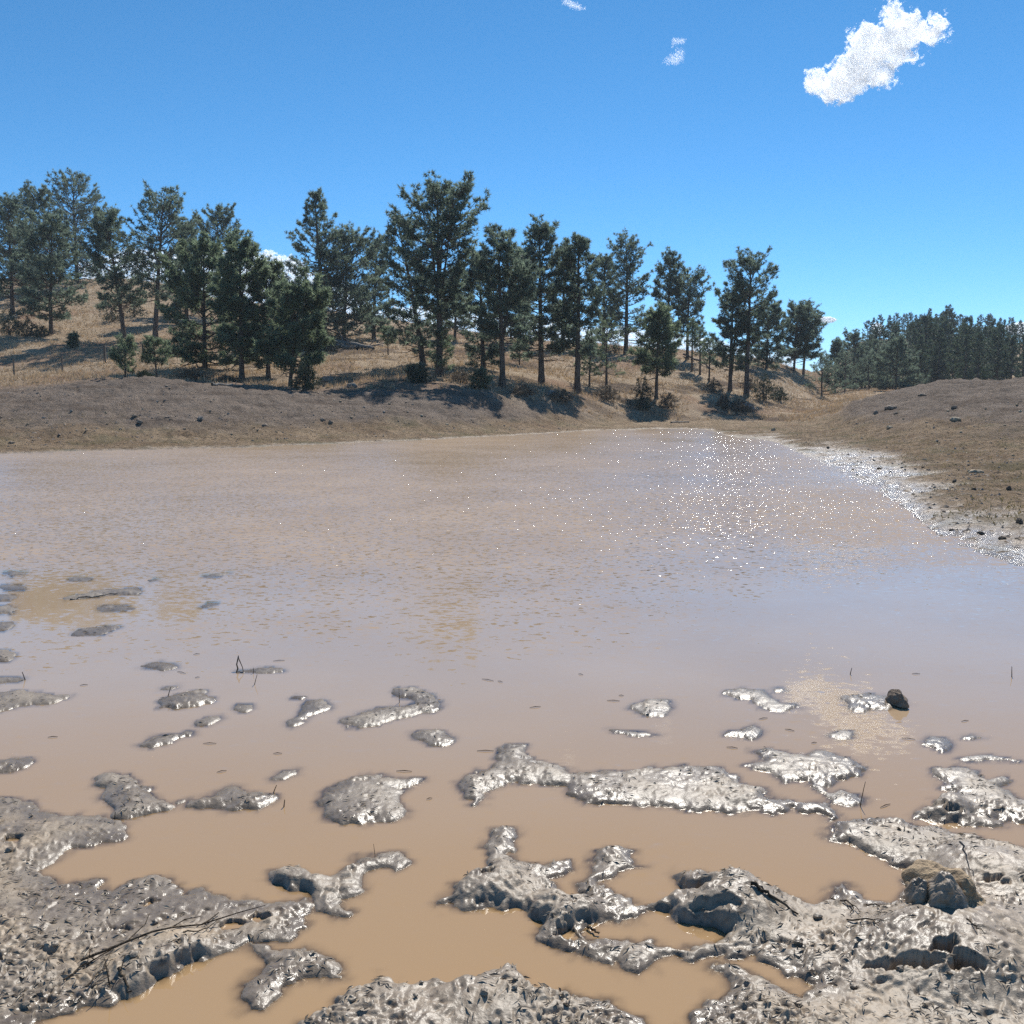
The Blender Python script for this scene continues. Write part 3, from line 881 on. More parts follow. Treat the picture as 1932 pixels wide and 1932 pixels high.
# ground behind and round the viewer
gx, gy = np.linspace(-70, 70, 141), np.concatenate([np.linspace(-70, 0, 60), np.linspace(0.2, 2.06, 14)])
GX, GY = np.meshgrid(gx, gy)
GZ = 0.045 + 0.03 * fbm(GX / 2, GY / 2, 201, 3) + 0.02 * np.maximum(-GY, 0)
GZ = GZ - 0.03 * sstep(1.2, 2.0, GY)
o = obj('shore', mesh_data('shore', np.stack([GX, GY, GZ], -1).reshape(-1, 3), grid_faces(*GX.shape), M_MUD,
                           {'wet': np.zeros(GX.size), 'dry': np.full(GX.size, .6)}, True))
tag(o, 'trampled muddy shore under and behind the viewer', kind='structure')

# ------------------------------------------------------------------ pond water
wr = [2.03]
while wr[-1] < 9.8:
    wr.append(wr[-1] + 3.6 * wr[-1] ** 2 / 1573)
while wr[-1] < 78:
    wr.append(wr[-1] * 1.04)
wr = np.array(wr)
wu = np.concatenate([np.linspace(-2.2, -0.86, 20), np.arange(-0.85, 0.8501, 1 / 260), np.linspace(0.86, 2.2, 20)])
WU, WY = np.meshgrid(wu, wr)
WX = WU * WY
depth = np.where((np.abs(WU) < 0.848) & (WY < 9.8), -mud_z(WX, WY), 0.5)
murk = np.clip(1.04 * (1 - np.exp(-np.maximum(depth, 0) / 0.0045)), 0, 1)
edge = WY + 0.9 * fbm(WX / 2.2, WY / 1.2, 301, 3) + 1.1 * sstep(-0.25, -0.5, WU) * 0 - 1.2 * sstep(0.05, 0.3, WU)
rip = 0.012 + 0.988 * sstep(4.9, 12.5, edge) ** 1.2
gust = fbm(WX / 6, WY / 9, 303, 3)
rip = rip * (0.85 + 0.5 * gust)
left_calm = np.exp(-(((WX + 4.1) / 2.1) ** 2 + ((WY - 7.7) / 1.3) ** 2))
rip = rip * (1 - 0.93 * left_calm)
cx, cyy = on_water(1600, 1390)
rip = rip + 0.035 * np.exp(-(((WX - cx) / 0.45) ** 2 + ((WY - cyy) / 0.8) ** 2))
cx, cyy = on_water(*zp(ZB, 1760, 1000))
rip = rip + 0.035 * np.exp(-(((WX - cx) / 0.30) ** 2 + ((WY - cyy) / 0.25) ** 2))
rip = np.maximum(rip, 0.02)
o = obj('pond_water', mesh_data('pond_water', np.stack([WX, WY, np.zeros_like(WX)], -1).reshape(-1, 3), grid_faces(*WX.shape), M_WATER,
                                {'murk': murk.ravel(), 'ripple': rip.ravel(), 'silt': (1 - sstep(2.6, 6.2, WY + .5 * fbm(WX / 1.5, WY / 1.2, 307, 3))).ravel()}, True))
tag(o, 'muddy brown pond water, rippled farther out and calm in front', kind='structure')

# ------------------------------------------------------------------ pines
def needles(P, A, r, per, length, width):
    """tufts of needles: P (n,3) positions, A (n,3) directions"""
    n = len(P)
    D = A[:, None] * 0.55 + r.normal(0, 0.62, (n, per, 3))
    D /= np.linalg.norm(D, axis=2, keepdims=True)
    L = length * r.uniform(0.7, 1.25, (n, per, 1))
    W = np.cross(D, r.normal(0, 1, (n, per, 3)))
    W *= width / 2 / (np.linalg.norm(W, axis=2, keepdims=True) + 1e-9)
    b = P[:, None] + D * L * 0.08
    V = np.stack([b - W, b + W, P[:, None] + D * L], 2).reshape(-1, 3)
    F = np.arange(len(V)).reshape(-1, 3)
    tint = np.repeat(np.clip(r.normal(0.42, 0.24, n), 0, 1), per * 3)
    return V, F, tint


def crown_width(shape, t):
    if shape == 'cone':
        return 0.10 + 0.95 * (1 - t) ** 0.85
    if shape == 'column':
        return (0.72 + 0.28 * np.sin(t * 3.1)) * (1 - t ** 4) ** 0.7 * 0.95 + 0.05
    if shape == 'bush':
        return (0.85 + 0.15 * np.sin(t * 3.1)) * np.sqrt(np.maximum(1 - t ** 2.2, 0)) + 0.05
    if shape == 'top':
        return np.clip(0.35 + 1.1 * t, 0, 1) * np.sqrt(np.maximum(1 - t ** 3.2, 0)) + 0.06
    return 1.32 * (t + 0.16) ** 0.36 * np.maximum(1 - t, 0) ** 0.48 + 0.06


def build_pine(seed, H, R, cb, shape='round', lean=0.0, forks=(), nb=58, per=11, nl=0.26, nw=0.050, dens=1.35, bare=4, droop=0.0):
    """arrays of one pine: trunk, lower limbs one by one, needle crown"""
    r = np.random.default_rng(seed)
    rad = max(0.022 * H ** 0.95, 0.03)
    t = np.linspace(0, 1, 12)
    wob = np.cumsum(r.normal(0, 0.012 * H / 10, (12, 2)), 0)
    wob[0] = 0
    stem = np.stack([lean * t ** 1.2 + wob[:, 0], wob[:, 1], H * 0.985 * t - 0.25 * (t == 0)], 1)
    srad = rad * (1 - t) ** 0.75 + 0.012
    srad[0] *= 1.35
    stems = [(stem, srad)]
    for (t0, off, top) in forks:
        s = np.linspace(t0, top, 12)
        base = np.stack([np.interp(s, t, stem[:, k]) for k in range(3)], 1)
        q = ((s - t0) / (top - t0))
        base[:, 0] += off * q ** 0.8
        base[:, 1] += off * 0.4 * q
        stems.append((base, np.interp(s, t, srad) * 0.72 * (1 - 0.6 * q)))
    wood = [tubes(s[None], q[None], 8) for s, q in stems]
    # primary branches
    tb = cb + (0.985 - cb) * (np.arange(nb) + r.uniform(0, 1, nb)) / nb
    tc = (tb - cb) / (1 - cb)
    az = np.arange(nb) * 2.39996 + r.normal(0, 0.5, nb)
    lobes = 1 + 0.22 * np.sin(az * 2 + r.uniform(0, 6)) * np.sin(tc * 9 + r.uniform(0, 6))
    Lb = R * crown_width(shape, tc) * r.uniform(0.72, 1.05, nb) * lobes + 0.08
    el = np.radians(-8 - droop + 60 * tc ** 1.3 + r.normal(0, 13, nb))
    which = r.integers(0, len(stems), nb)
    O = np.empty((nb, 3))
    for i in range(nb):
        s, _ = stems[which[i]]
        z = tb[i] * H * 0.985
        if z < s[0, 2]:
            s = stem
        O[i] = [np.interp(z, s[:, 2], s[:, k]) for k in range(3)]
    hd = np.stack([np.cos(az), np.sin(az), 0 * az], 1)
    s5 = np.linspace(0, 1, 5)
    curl = r.uniform(0.15, 0.55, nb)
    PB = O[:, None] + hd[:, None] * (Lb * np.cos(el))[:, None, None] * s5[None, :, None]
    PB[:, :, 2] += Lb[:, None] * (np.sin(el)[:, None] * s5 + curl[:, None] * s5 ** 2)
    PB[:, 1:] += r.normal(0, 0.035, (nb, 4, 3)) * Lb[:, None, None]
    br = np.clip(0.014 * Lb + 0.010, 0.010, 0.09)
    RB = br[:, None] * (1 - 0.75 * s5)
    # twigs and tufts
    tp, td, tw0, tw1 = [], [], [], []
    for i in range(nb):
        m = max(3, int(dens * (3.2 + 4.2 * Lb[i])))
        s = np.sort(r.uniform(0.28 if Lb[i] > 0.8 else 0.1, 1.0, m))
        p = np.stack([np.interp(s, s5, PB[i, :, k]) for k in range(3)], 1)
        side = np.cross(hd[i], [0, 0, 1.0])
        sg = np.where(np.arange(m) % 2 == 0, 1, -1)[:, None]
        d = hd[i] * r.uniform(0.2, 0.9, (m, 1)) + side * sg * r.uniform(0.2, 1.0, (m, 1)) + np.array([0, 0, 1.0]) * r.uniform(0.0, 0.75, (m, 1))
        d /= np.linalg.norm(d, axis=1, keepdims=True)
        ln = (0.16 + 0.34 * Lb[i] * (1.15 - s))[:, None] * r.uniform(0.6, 1.2, (m, 1))
        tw0.append(p)
        tw1.append(p + d * ln)
        for f in (0.45, 0.75, 1.0):
            tp.append(p + d * ln * f + r.normal(0, 0.05, (m, 3)))
            td.append(d + np.array([0, 0, 0.45]))
        tp.append(PB[i, -1:])
        td.append(hd[i][None] * 0.6 + np.array([[0, 0, 0.8]]))
    for s, _ in stems:
        tp.append(s[-3:] + r.normal(0, 0.04, (3, 3)))
        td.append(np.tile([0, 0, 1.0], (3, 1)))
    tw0, tw1 = np.concatenate(tw0), np.concatenate(tw1)
    TP = np.stack([tw0, tw1], 1)
    crown = needles(np.concatenate(tp), np.concatenate(td), r, per, nl, nw)
    # bare lower limbs
    limbs = []
    for i in range(bare):
        zt = cb * (0.55 + 0.5 * r.uniform()) if i % 2 else cb * 0.98 + 0.05 * r.uniform()
        a = r.uniform(0, 2 * math.pi)
        ll = R * r.uniform(0.35, 0.85)
        o0 = np.array([np.interp(zt * H, stem[:, 2], stem[:, k]) for k in range(3)])
        s7 = np.linspace(0, 1, 6)
        pl = o0 + np.outer(s7, [math.cos(a) * ll, math.sin(a) * ll, 0]) + np.outer(s7 ** 1.5, [0, 0, ll * r.uniform(-0.25, 0.25)])
        pl[1:] += r.normal(0, 0.05 * ll, (5, 3))
        k1 = [pl[[3, 4]] if False else np.stack([pl[2], pl[2] + r.normal(0, .22, 3) * ll, pl[2] + r.normal(0, .32, 3) * ll])]
        v1, f1_ = tubes(pl[None], (0.016 * ll + 0.014) * (1 - 0.8 * s7)[None], 5)
        v2, f2_ = tubes(np.array(k1), np.array([[0.012, 0.009, 0.005]]), 4)
        limbs.append((np.concatenate([v1, v2]), np.concatenate([f1_, f2_ + len(v1)])))
    tv, tf = join(wood)
    bv, bf = join([tubes(PB, RB, 4), tubes(TP, np.tile([0.011, 0.005], (len(TP), 1)), 3)])
    return (tv, tf), (bv, bf), limbs, crown


def join(parts):
    V, F, n = [], [], 0
    for v, f in parts:
        V.append(v)
        F.append(f + n)
        n += len(v)
    return np.concatenate(V), np.concatenate(F)


def place_pine(name, cat, label, group, loc, arrays, mat):
    (tv, tf), (bv, bf), limbs, (cv, cf, ct) = arrays
    e = tag(obj(name, None, None, loc), label, cat, group)
    obj('trunk', mesh_data('trunk', tv, tf, M_BARK, None, True), e)
    tag(obj('branchwork', mesh_data('branchwork', bv, bf, M_BARK), e), kind='stuff')
    for lv, lf in limbs:
        obj('limb', mesh_data('limb', lv, lf, M_BARK), e)
    tag(obj('crown', mesh_data('crown', cv, cf, mat, {'tint': ct}), e), kind='stuff')
    return e


def photo_pine(seed, base, top, width, crown_py, label, shape='round', Y=None, young=False, name='pine_tree', cat='tree', group='pines on the hillside', **kw):
    """a pine at the place and size at which the photograph shows it"""
    bx, by = base
    if Y is None:
        x, Y, z = ground_at(bx, by)
    else:
        x = at(bx, by, Y)[0]
        z = float(terrain_z(x, Y))
    tpt = at(top[0], top[1], Y)
    H = (tpt[2] - z) * 0.955
    R = width / 2 / FOC * Y * (1.62 if shape == 'cone' else 1.42)
    crown_py = crown_py + 0.10 * (by - top[1])
    cb = float(np.clip((at(bx, crown_py, Y)[2] - z) / H, 0.03, 0.8))
    small = H < 5
    args = dict(nb=int(np.clip(58 + 1.5 * H, 26, 82)), per=10)
    if small:
        args = dict(nb=24, per=11, bare=1, nl=0.17, nw=0.026)
    args.update(kw)
    arr = build_pine(seed, H, R, cb, shape, tpt[0] - x, **args)
    return place_pine(name, cat, label, group, (x, Y, z - 0.05), arr, M_PINE_YOUNG if young else M_PINE)


photo_pine(1, (24, 594), (14, 375), 96, 545, 'dark pine at the left edge, foremost of the ridge-top trio')
photo_pine(2, (41, 545), (68, 357), 88, 520, 'pine on the ridge, its top between the left edge tree and the tallest one', Y=104)
photo_pine(3, (146, 545), (137, 333), 104, 508, 'tallest dark pine on the ridge crest with a thick bare trunk', Y=118, shape='round')
photo_pine(4, (96, 631), (98, 416), 104, 580, 'spreading dark pine on the open grass left of the leaning pine', shape='round', droop=6)
photo_pine(5, (235, 640), (200, 399), 90, 560, 'leaning dark pine whose crown hangs over to the left', shape='round', bare=8)
photo_pine(6, (293, 640), (306, 370), 108, 540, 'tall open-crowned pine with a straight bare lower trunk beside the leaning pine', shape='top', bare=6, dens=.85)
photo_pine(7, (352, 600), (352, 415), 62, 575, 'slim pine squeezed behind the tall open-crowned pine', Y=92)
photo_pine(8, (418, 585), (409, 389), 80, 540, 'dark egg-crowned pine rising behind the pale bushy pine', Y=102, shape='round', dens=1.25)
photo_pine(9, (387, 697), (384, 462), 122, 676, 'broad pale bushy pine with branches down to the ground', shape='bush', young=True, dens=1.9)
photo_pine(10, (457, 720), (453, 447), 88, 655, 'slender pine right of the bushy pine with a forked spiky top', young=True, dens=1.75, shape='round', forks=((.6, .5, .95),))
photo_pine(11, (506, 714), (501, 496), 76, 655, 'slim young pine between the spiky-topped pine and the pale young one', young=True, dens=1.75, shape='round')
photo_pine(12, (547, 731), (566, 540), 92, 680, 'pale young twin-stemmed pine beside the dark juniper', young=True, dens=1.9, shape='bush', forks=((.12, .5, .9),))
photo_pine(13, (612, 650), (590, 350), 122, 620, 'big dark cone-shaped pine with a narrow spire top', Y=84, shape='cone', nb=72)
photo_pine(14, (649, 645), (655, 448), 124, 600, 'round spreading pine standing over the fallen logs', shape='round', droop=4, bare=6)
photo_pine(15, (799, 691), (752, 408), 100, 640, 'dense pine leaning left against the tallest middle pine', shape='round', bare=9, dens=1.2)
photo_pine(16, (829, 709), (825, 350), 132, 560, 'tallest pine of the middle of the slope with several upright stems in its crown', shape='top', forks=((.42, .9, .97), (.42, -.6, .95), (.5, .35, .96)), nb=84, bare=5)
photo_pine(17, (705, 640), (712, 450), 60, 610, 'slim pine half hidden between the round pine and the leaning dense one', Y=92)
photo_pine(18, (858, 640), (862, 500), 56, 610, 'short pine with a thin trunk just behind the tallest middle pine', Y=96)
photo_pine(19, (912, 697), (902, 473), 72, 665, 'narrow pine with low dead branches right of the tallest middle pine', shape='column', bare=7)
photo_pine(20, (948, 730), (941, 427), 98, 610, 'tall grey-green pine with a Y-shaped low limb on its trunk', shape='round', bare=6, forks=((.3, .7, .7),))
photo_pine(21, (1022, 725), (1018, 411), 92, 640, 'tall pine with dark trunk, second right of the tallest middle pine among the tall ones', shape='round', bare=7)
photo_pine(22, (1090, 742), (1091, 434), 74, 640, 'tall pine with the palest straight trunk', shape='column', bare=6)
photo_pine(23, (1062, 655), (1064, 455), 56, 625, 'dark pine filling the gap behind the pale-trunked pine', Y=98)
photo_pine(24, (980, 645), (985, 470), 56, 620, 'dark pine in the gap behind the grey-green pine', Y=100)
photo_pine(25, (1139, 655), (1139, 476), 52, 620, 'dark pine just behind and right of the pale-trunked pine', Y=103)
photo_pine(26, (1181, 668), (1183, 443), 78, 620, 'sturdy dark pine alone on the crest with a thick trunk', shape='round', dens=1.15)
photo_pine(27, (1257, 673), (1265, 478), 58, 620, 'slim crest pine right of the sturdy thick-trunked one', shape='round')
photo_pine(28, (1297, 668), (1299, 520), 68, 615, 'open windswept pine on the crest above the low saplings', Y=97, shape='top', dens=.85)
photo_pine(29, (1238, 754), (1243, 585), 68, 690, 'short dark pine low on the slope beside a juniper', shape='round', young=True)
photo_pine(30, (1144, 730), (1145, 609), 62, 690, 'thin airy young pine just right of the pale-trunked pine', young=True, dens=.8)
photo_pine(31, (1112, 730), (1113, 641), 40, 700, 'small thin young pine touching the pale-trunked pine', young=True)
photo_pine(32, (1377, 738), (1384, 528), 62, 680, 'twin-trunked pine left of the tall lone pine on the point', shape='round', forks=((.08, .45, .85),))
photo_pine(33, (1408, 746), (1417, 484), 86, 620, 'tall lone pine at the end of the hill', shape='top', bare=6, dens=.95)
photo_pine(34, (1446, 690), (1450, 575), 62, 680, 'dark pine half hidden behind the tall lone pine', Y=98)
photo_pine(35, (1498, 694), (1506, 578), 58, 665, 'left one of the two dark round pines at the end of the hill', Y=104, dens=1.2)
photo_pine(36, (1516, 696), (1525, 580), 58, 668, 'right one of the two dark round pines at the end of the hill', Y=106, dens=1.2)
photo_pine(37, (1550, 748), (1552, 666), 54, 738, 'small dark cone-shaped pine standing alone at the foot of the hill', shape='cone', dens=1.2)
photo_pine(38, (1640, 726), (1638, 672), 30, 708, 'tiny lone pine on the pale valley grass', Y=132)
photo_pine(39, (1690, 739), (1693, 637), 70, 735, 'large dark cone-shaped pine at the edge of the far wood', Y=118, shape='cone', dens=1.2)
photo_pine(40, (1712, 738), (1714, 668), 40, 735, 'smaller dark pine leaning on the large cone-shaped pine of the far wood', Y=120, shape='cone')
for sd, b, tp, w, yy, sh, lab in [(41, (1576, 735), (1580, 640), 50, 128, 'cone', 'pine in the gap by the hill end, just behind the small cone-shaped pine'),
                                  (42, (1594, 733), (1595, 662), 40, 120, 'round', 'short pine in the gap between the hill end and the far wood'),
                                  (43, (1612, 733), (1610, 630), 50, 138, 'round', 'tall round-topped pine in the gap between hill end and far wood'),
                                  (44, (1632, 733), (1630, 652), 40, 150, 'cone', 'middling pine behind the tiny lone pine of the valley'),
                                  (45, (1656, 734), (1655, 640), 48, 146, 'cone', 'pine at the left end of the far wood, behind the valley grass'),
                                  (46, (1672, 735), (1674, 655), 44, 130, 'round', 'pine just left of the large cone-shaped pine of the far wood')]:
    photo_pine(sd, b, tp, w, 722, lab, shape=sh, Y=yy)
# saplings
SAP = 'saplings on the slope'
photo_pine(51, (236, 708), (236, 640), 34, 690, 'airy green sapling before the fence, left one of the pair', 'bush', young=True, Y=50.5, name='pine_sapling', cat='sapling', group=SAP)
photo_pine(52, (296, 703), (289, 640), 32, 680, 'airy green sapling before the fence, right one of the pair', 'bush', young=True, Y=51, name='pine_sapling', cat='sapling', group=SAP)
photo_pine(53, (138, 657), (139, 632), 14, 655, 'little round sapling alone on the open grass', 'bush', young=True, name='pine_sapling', cat='sapling', group=SAP)
photo_pine(54, (832, 703), (833, 622), 36, 690, 'pale sapling in front of the tallest middle pine trunk', 'bush', young=True, Y=62, name='pine_sapling', cat='sapling', group=SAP)
photo_pine(55, (1306, 668), (1306, 600), 20, 650, 'thin sapling under the windswept crest pine, leftmost of three', young=True, Y=88, name='pine_sapling', cat='sapling', group=SAP)
photo_pine(56, (1321, 688), (1321, 616), 20, 665, 'thin sapling under the windswept crest pine, middle of three', young=True, Y=87, name='pine_sapling', cat='sapling', group=SAP)
photo_pine(57, (1338, 705), (1340, 634), 24, 680, 'thin sapling under the windswept crest pine, rightmost of three', young=True, Y=84, name='pine_sapling', cat='sapling', group=SAP)
photo_pine(58, (732, 650), (732, 620), 22, 645, 'small sapling beside the fallen logs', 'bush', young=True, Y=76, name='pine_sapling', cat='sapling', group=SAP)
photo_pine(59, (980, 680), (982, 640), 30, 676, 'small sapling between the trunks of the grey-green and dark-trunked pines', 'bush', young=True, Y=78, name='pine_sapling', cat='sapling', group=SAP)
photo_pine(60, (906, 742), (908, 700), 26, 735, 'low sapling in front of the narrow pine, above the dirt bank', 'bush', young=True, Y=57.5, name='pine_sapling', cat='sapling', group=SAP)
photo_pine(61, (785, 725), (786, 695), 28, 722, 'dark low sapling at the foot of the dense leaning pine', 'bush', Y=60, name='pine_sapling', cat='sapling', group=SAP)

# far wood: shared shapes
kinds = []
for i in range(7):
    kinds.append(build_pine(900 + i, 11.0, [2.5, 2.8, 2.2, 2.7, 3.0, 2.2, 2.6][i], [.06, .1, .14, .05, .05, .16, .1][i], ['cone', 'round', 'cone', 'cone', 'cone', 'round', 'column'][i],
                            nb=46, per=8, nl=0.42, nw=0.085, dens=0.7, bare=0))
kind_data = [(mesh_data('trunk', *k[0], M_BARK, None, True), mesh_data('branchwork', *k[1], M_BARK), mesh_data('crown', k[3][0], k[3][1], M_PINE_FAR, {'tint': k[3][2]})) for k in kinds]


def wood_pine(i, x, y, H, label, group):
    td, bd, cd = kind_data[i % 7]
    e = tag(obj('pine_tree', None, None, (x, y, float(terrain_z(x, y)) - 0.1)), label, 'tree', group)
    s = H / 11.0
    e.scale = (s * rng.uniform(.9, 1.15),) * 2 + (s,)
    e.rotation_euler = (0, 0, rng.uniform(0, 6.28))
    obj('trunk', td, e)
    tag(obj('branchwork', bd, e), kind='stuff')
    tag(obj('crown', cd, e), kind='stuff')


SKY_X, SKY_Y = [1560, 1600, 1640, 1680, 1720, 1770, 1830, 1880, 1932, 2000], [662, 640, 622, 612, 594, 582, 590, 604, 622, 630]
WOOD = 'pines of the wood on the far hill'
WL = 'dark pine packed in the middle of the wood on the far hill, below its skyline'
# skyline trees of the wood, measured one by one
for i, (zx, zy, yy) in enumerate([(610, 350, 165), (705, 320, 190), (800, 255, 215), (835, 270, 225), (880, 250, 238), (940, 250, 240), (990, 190, 235), (1045, 215, 230), (1080, 178, 240), (1115, 195, 244), (1150, 190, 236), (1210, 150, 240),
                                  (1250, 185, 235), (1290, 180, 240), (1350, 178, 235), (1410, 192, 240), (1480, 215, 238), (1540, 225, 235), (1600, 248, 240), (1670, 268, 235), (1740, 305, 230), (1800, 335, 225), (1860, 360, 225)]):
    px, py = zp(Z4, zx, zy)
    x, _, zt = at(px, py, yy)
    zb = float(terrain_z(x, yy))
    wood_pine(i * 3 + i // 5, x, yy, float(np.clip(zt - zb, 6, 19)) * .97, 'pine whose top breaks the skyline of the wood on the far hill', WOOD + ', skyline')
taken = []
tries = 0
while len(taken) < 115 and tries < 4000:
    tries += 1
    y = rng.uniform(124, 232)
    u = rng.uniform(0.335, 0.60) if y > 150 else rng.uniform(0.405, 0.60)
    if u < 0.36 + 0.0 and y > 200:
        continue
    x = u * y
    if any((x - a) ** 2 + (y - b) ** 2 < 3.3 ** 2 for a, b in taken):
        continue
    lim = at(0, np.interp(CEN + FOC * u * cp, SKY_X, SKY_Y) + rng.uniform(-4, 56 if y > 165 else 38), y)[2] - float(terrain_z(x, y))
    if lim < 4.5:
        continue
    taken.append((x, y))
    front = y < 150
    wood_pine(len(taken), x, y, min(rng.uniform(5.5, 12), lim), 'dark pine standing in the front rows of the far wood, behind the right mound' if front else WL, WOOD + (', front rows' if front else ''))

# ------------------------------------------------------------------ shrubs
def build_shrub(seed, w, h, per=9, nl=0.16, nw=0.03, n=260, upright=0.5):
    r = np.random.default_rng(seed)
    ns = max(6, int(14 * w))
    a = r.uniform(0, 6.28, ns)
    tilt = r.uniform(0.05, 1.0, ns)
    end = np.stack([np.cos(a) * w / 2 * tilt, np.sin(a) * w / 2 * tilt, h * r.uniform(0.6, 1.0, ns) * (1 - 0.35 * tilt)], 1)
    s = np.linspace(0, 1, 4)[None, :, None]
    P = end[:, None] * s * np.array([1, 1, 1])
    P[:, 1:] += r.normal(0, 0.05 * w, (ns, 3, 3))
    stems = tubes(P, np.tile([0.018, 0.013, 0.009, 0.005], (ns, 1)), 4)
    th, u, rr = r.uniform(0, 6.28, n), r.uniform(0.03, 1, n), r.uniform(0.35, 1, n) ** 0.5
    prof = np.sqrt(np.maximum(1 - (u * 1.02 - 0.25) ** 2 / 0.62, 0.02)) * (1 + 0.35 * np.sin(th * 2 + u * 4 + seed) + 0.3 * np.sin(th * 5 - u * 7 + seed * 2)) * r.uniform(0.75, 1.2, n)
    T = np.stack([np.cos(th) * rr * prof * w / 2, np.sin(th) * rr * prof * w / 2, u * h * (1 - 0.25 * rr) * (1 + 0.25 * np.sin(th * 3 + seed))], 1)
    D = T * np.array([1, 1, 0.6]) / max(w, h) + np.array([0, 0, upright])
    return stems, needles(T, D, r, per, nl, nw)


def shrub(seed, px, py, wpx, hpx, label, mat=M_JUNIPER, name='juniper_shrub', cat='shrub', group='low shrubs', Y=None, n=260, **kw):
    if Y is None:
        x, Y, z = ground_at(px, py)
    else:
        x = at(px, py, Y)[0]
        z = float(terrain_z(x, Y))
    w, h = wpx / FOC * Y, hpx / FOC * Y
    (sv, sf), (cv, cf, ct) = build_shrub(seed, w, h, n=n, **kw)
    e = tag(obj(name, None, None, (x, Y, z - 0.03)), label, cat, group)
    obj('stem', mesh_data('stem', sv, sf, M_BARK), e)
    tag(obj('foliage', mesh_data('foliage', cv, cf, mat, {'tint': ct}), e), kind='stuff')


shrub(1, 578, 734, 44, 54, 'dense upright dark juniper at the edge of the dirt bank', n=520)
shrub(2, 18, 632, 46, 46, 'dark juniper at the left edge under the ridge-top pines', n=420)
shrub(3, 50, 634, 40, 38, 'dark low juniper beside the left edge one', n=380)
shrub(4, 78, 636, 30, 22, 'lowest flat juniper at the foot of the spreading pine', n=240)
shrub(5, 1213, 775, 34, 66, 'tall dark juniper with grey dead stems at the foot of the slope', n=420)
shrub(6, 1441, 757, 40, 52, 'upright juniper beside the tall lone pine', n=420)
shrub(7, 1470, 757, 34, 26, 'low dark green juniper right of the upright one', n=300)
shrub(8, 272, 690, 34, 18, 'low dark juniper between the two saplings', n=240, Y=54)
shrub(9, 212, 607, 44, 26, 'dark low shrub under the leaning pine', n=240)
shrub(10, 255, 598, 40, 26, 'dark low shrub between the leaning and the open-crowned pines', n=240)
shrub(11, 620, 640, 34, 40, 'dark shrubby growth at the foot of the cone-shaped spire pine', n=300, Y=78)
shrub(12, 770, 645, 30, 20, 'low shrub beyond the dense leaning pine', n=200)
shrub(13, 1160, 668, 24, 26, 'small dark shrub beside the sturdy crest pine', n=200)
shrub(14, 1395, 778, 40, 24, 'greyish brown scrub under the tall lone pine', M_SCRUB, 'scrub_bush', n=300)
shrub(15, 1365, 770, 28, 26, 'greyish brown scrub left of the tall lone pine', M_SCRUB, 'scrub_bush', n=300)
shrub(16, 1145, 755, 44, 28, 'tan brown scrub below the thin airy young pine', M_SCRUB, 'scrub_bush', n=260)
shrub(17, 1260, 770, 36, 30, 'tan brown scrub beside the tall dark juniper', M_SCRUB, 'scrub_bush', n=240)
shrub(18, 360, 712, 60, 26, 'dark brown scrub at the foot of the pale bushy pine', M_SCRUB, 'scrub_bush', Y=55, n=300)
shrub(19, 430, 716, 50, 18, 'dark brown scrub between the bushy and the spiky-topped pines', M_SCRUB, 'scrub_bush', Y=56, n=240)
shrub(20, 790, 742, 36, 30, 'dark little shrub just above the middle of the dirt bank', n=240, Y=58)
shrub(21, 870, 722, 50, 22, 'brown scrub on the slope right of the tallest middle pine', M_SCRUB, 'scrub_bush', n=240)
shrub(22, 985, 745, 50, 20, 'brown scrub at the foot of the grey-green pine', M_SCRUB, 'scrub_bush', n=240)
shrub(23, 1060, 758, 44, 22, 'brown scrub at the foot of the pale-trunked pine', M_SCRUB, 'scrub_bush', n=240)
shrub(24, 1415, 735, 40, 30, 'brown scrub behind the trunk of the tall lone pine', M_SCRUB, 'scrub_bush', n=240)
shrub(25, 1345, 740, 34, 26, 'brown scrub below the three thin saplings', M_SCRUB, 'scrub_bush', n=240)

# ------------------------------------------------------------------ stones, clods, logs
import bmesh


def lump_mesh(seed, sx, sy, sz, mat, sub=3, rough=0.28, flat=0.25, peak=0.0):
    bm = bmesh.new()
    bmesh.ops.create_icosphere(bm, subdivisions=sub, radius=1.0)
    V = np.array([v.co[:] for v in bm.verts])
    bm.verts.ensure_lookup_table()
    F = np.array([[v.index for v in f.verts] for f in bm.faces])
    bm.free()
    o = seed * 3.7
    nn = fbm(V[:, 0] * 1.1 + o, V[:, 1] * 1.1 + V[:, 2] * 0.9 - o, seed, 4) + 0.6 * perlin(V[:, 2] * 2.1 + o, V[:, 0] * 1.7 - V[:, 1] * 1.3, seed + 5)
    V = V * (1 + rough * nn)[:, None]
    V[:, :2] *= (1 - peak * np.clip(V[:, 2:], -.2, 1))
    V[:, 2] *= 1 + peak * .5
    V[:, 2] = np.where(V[:, 2] < -flat, -flat - 0.25 * (-V[:, 2] - flat), V[:, 2])
    return mesh_data('lump', V * [sx, sy, sz], F, mat, None, False)


def stone(seed, px, py, wpx, hpx, label, mat, name='stone', cat='stone', group='loose stones on the banks', ymin=8.0, sub=3, rot=None):
    x, Y, z = ground_at(px, py, ymin)
    w, h = wpx / FOC * Y, hpx / FOC * Y
    o = obj(name, lump_mesh(seed, w / 2, w / 2 * 0.8, h * 0.8, mat, sub), None, (x, Y, z + h * 0.12))
    o.rotation_euler = (0, 0, random.Random(seed).uniform(-.5, .5) if rot is None else rot)
    tag(o, label, cat, group)


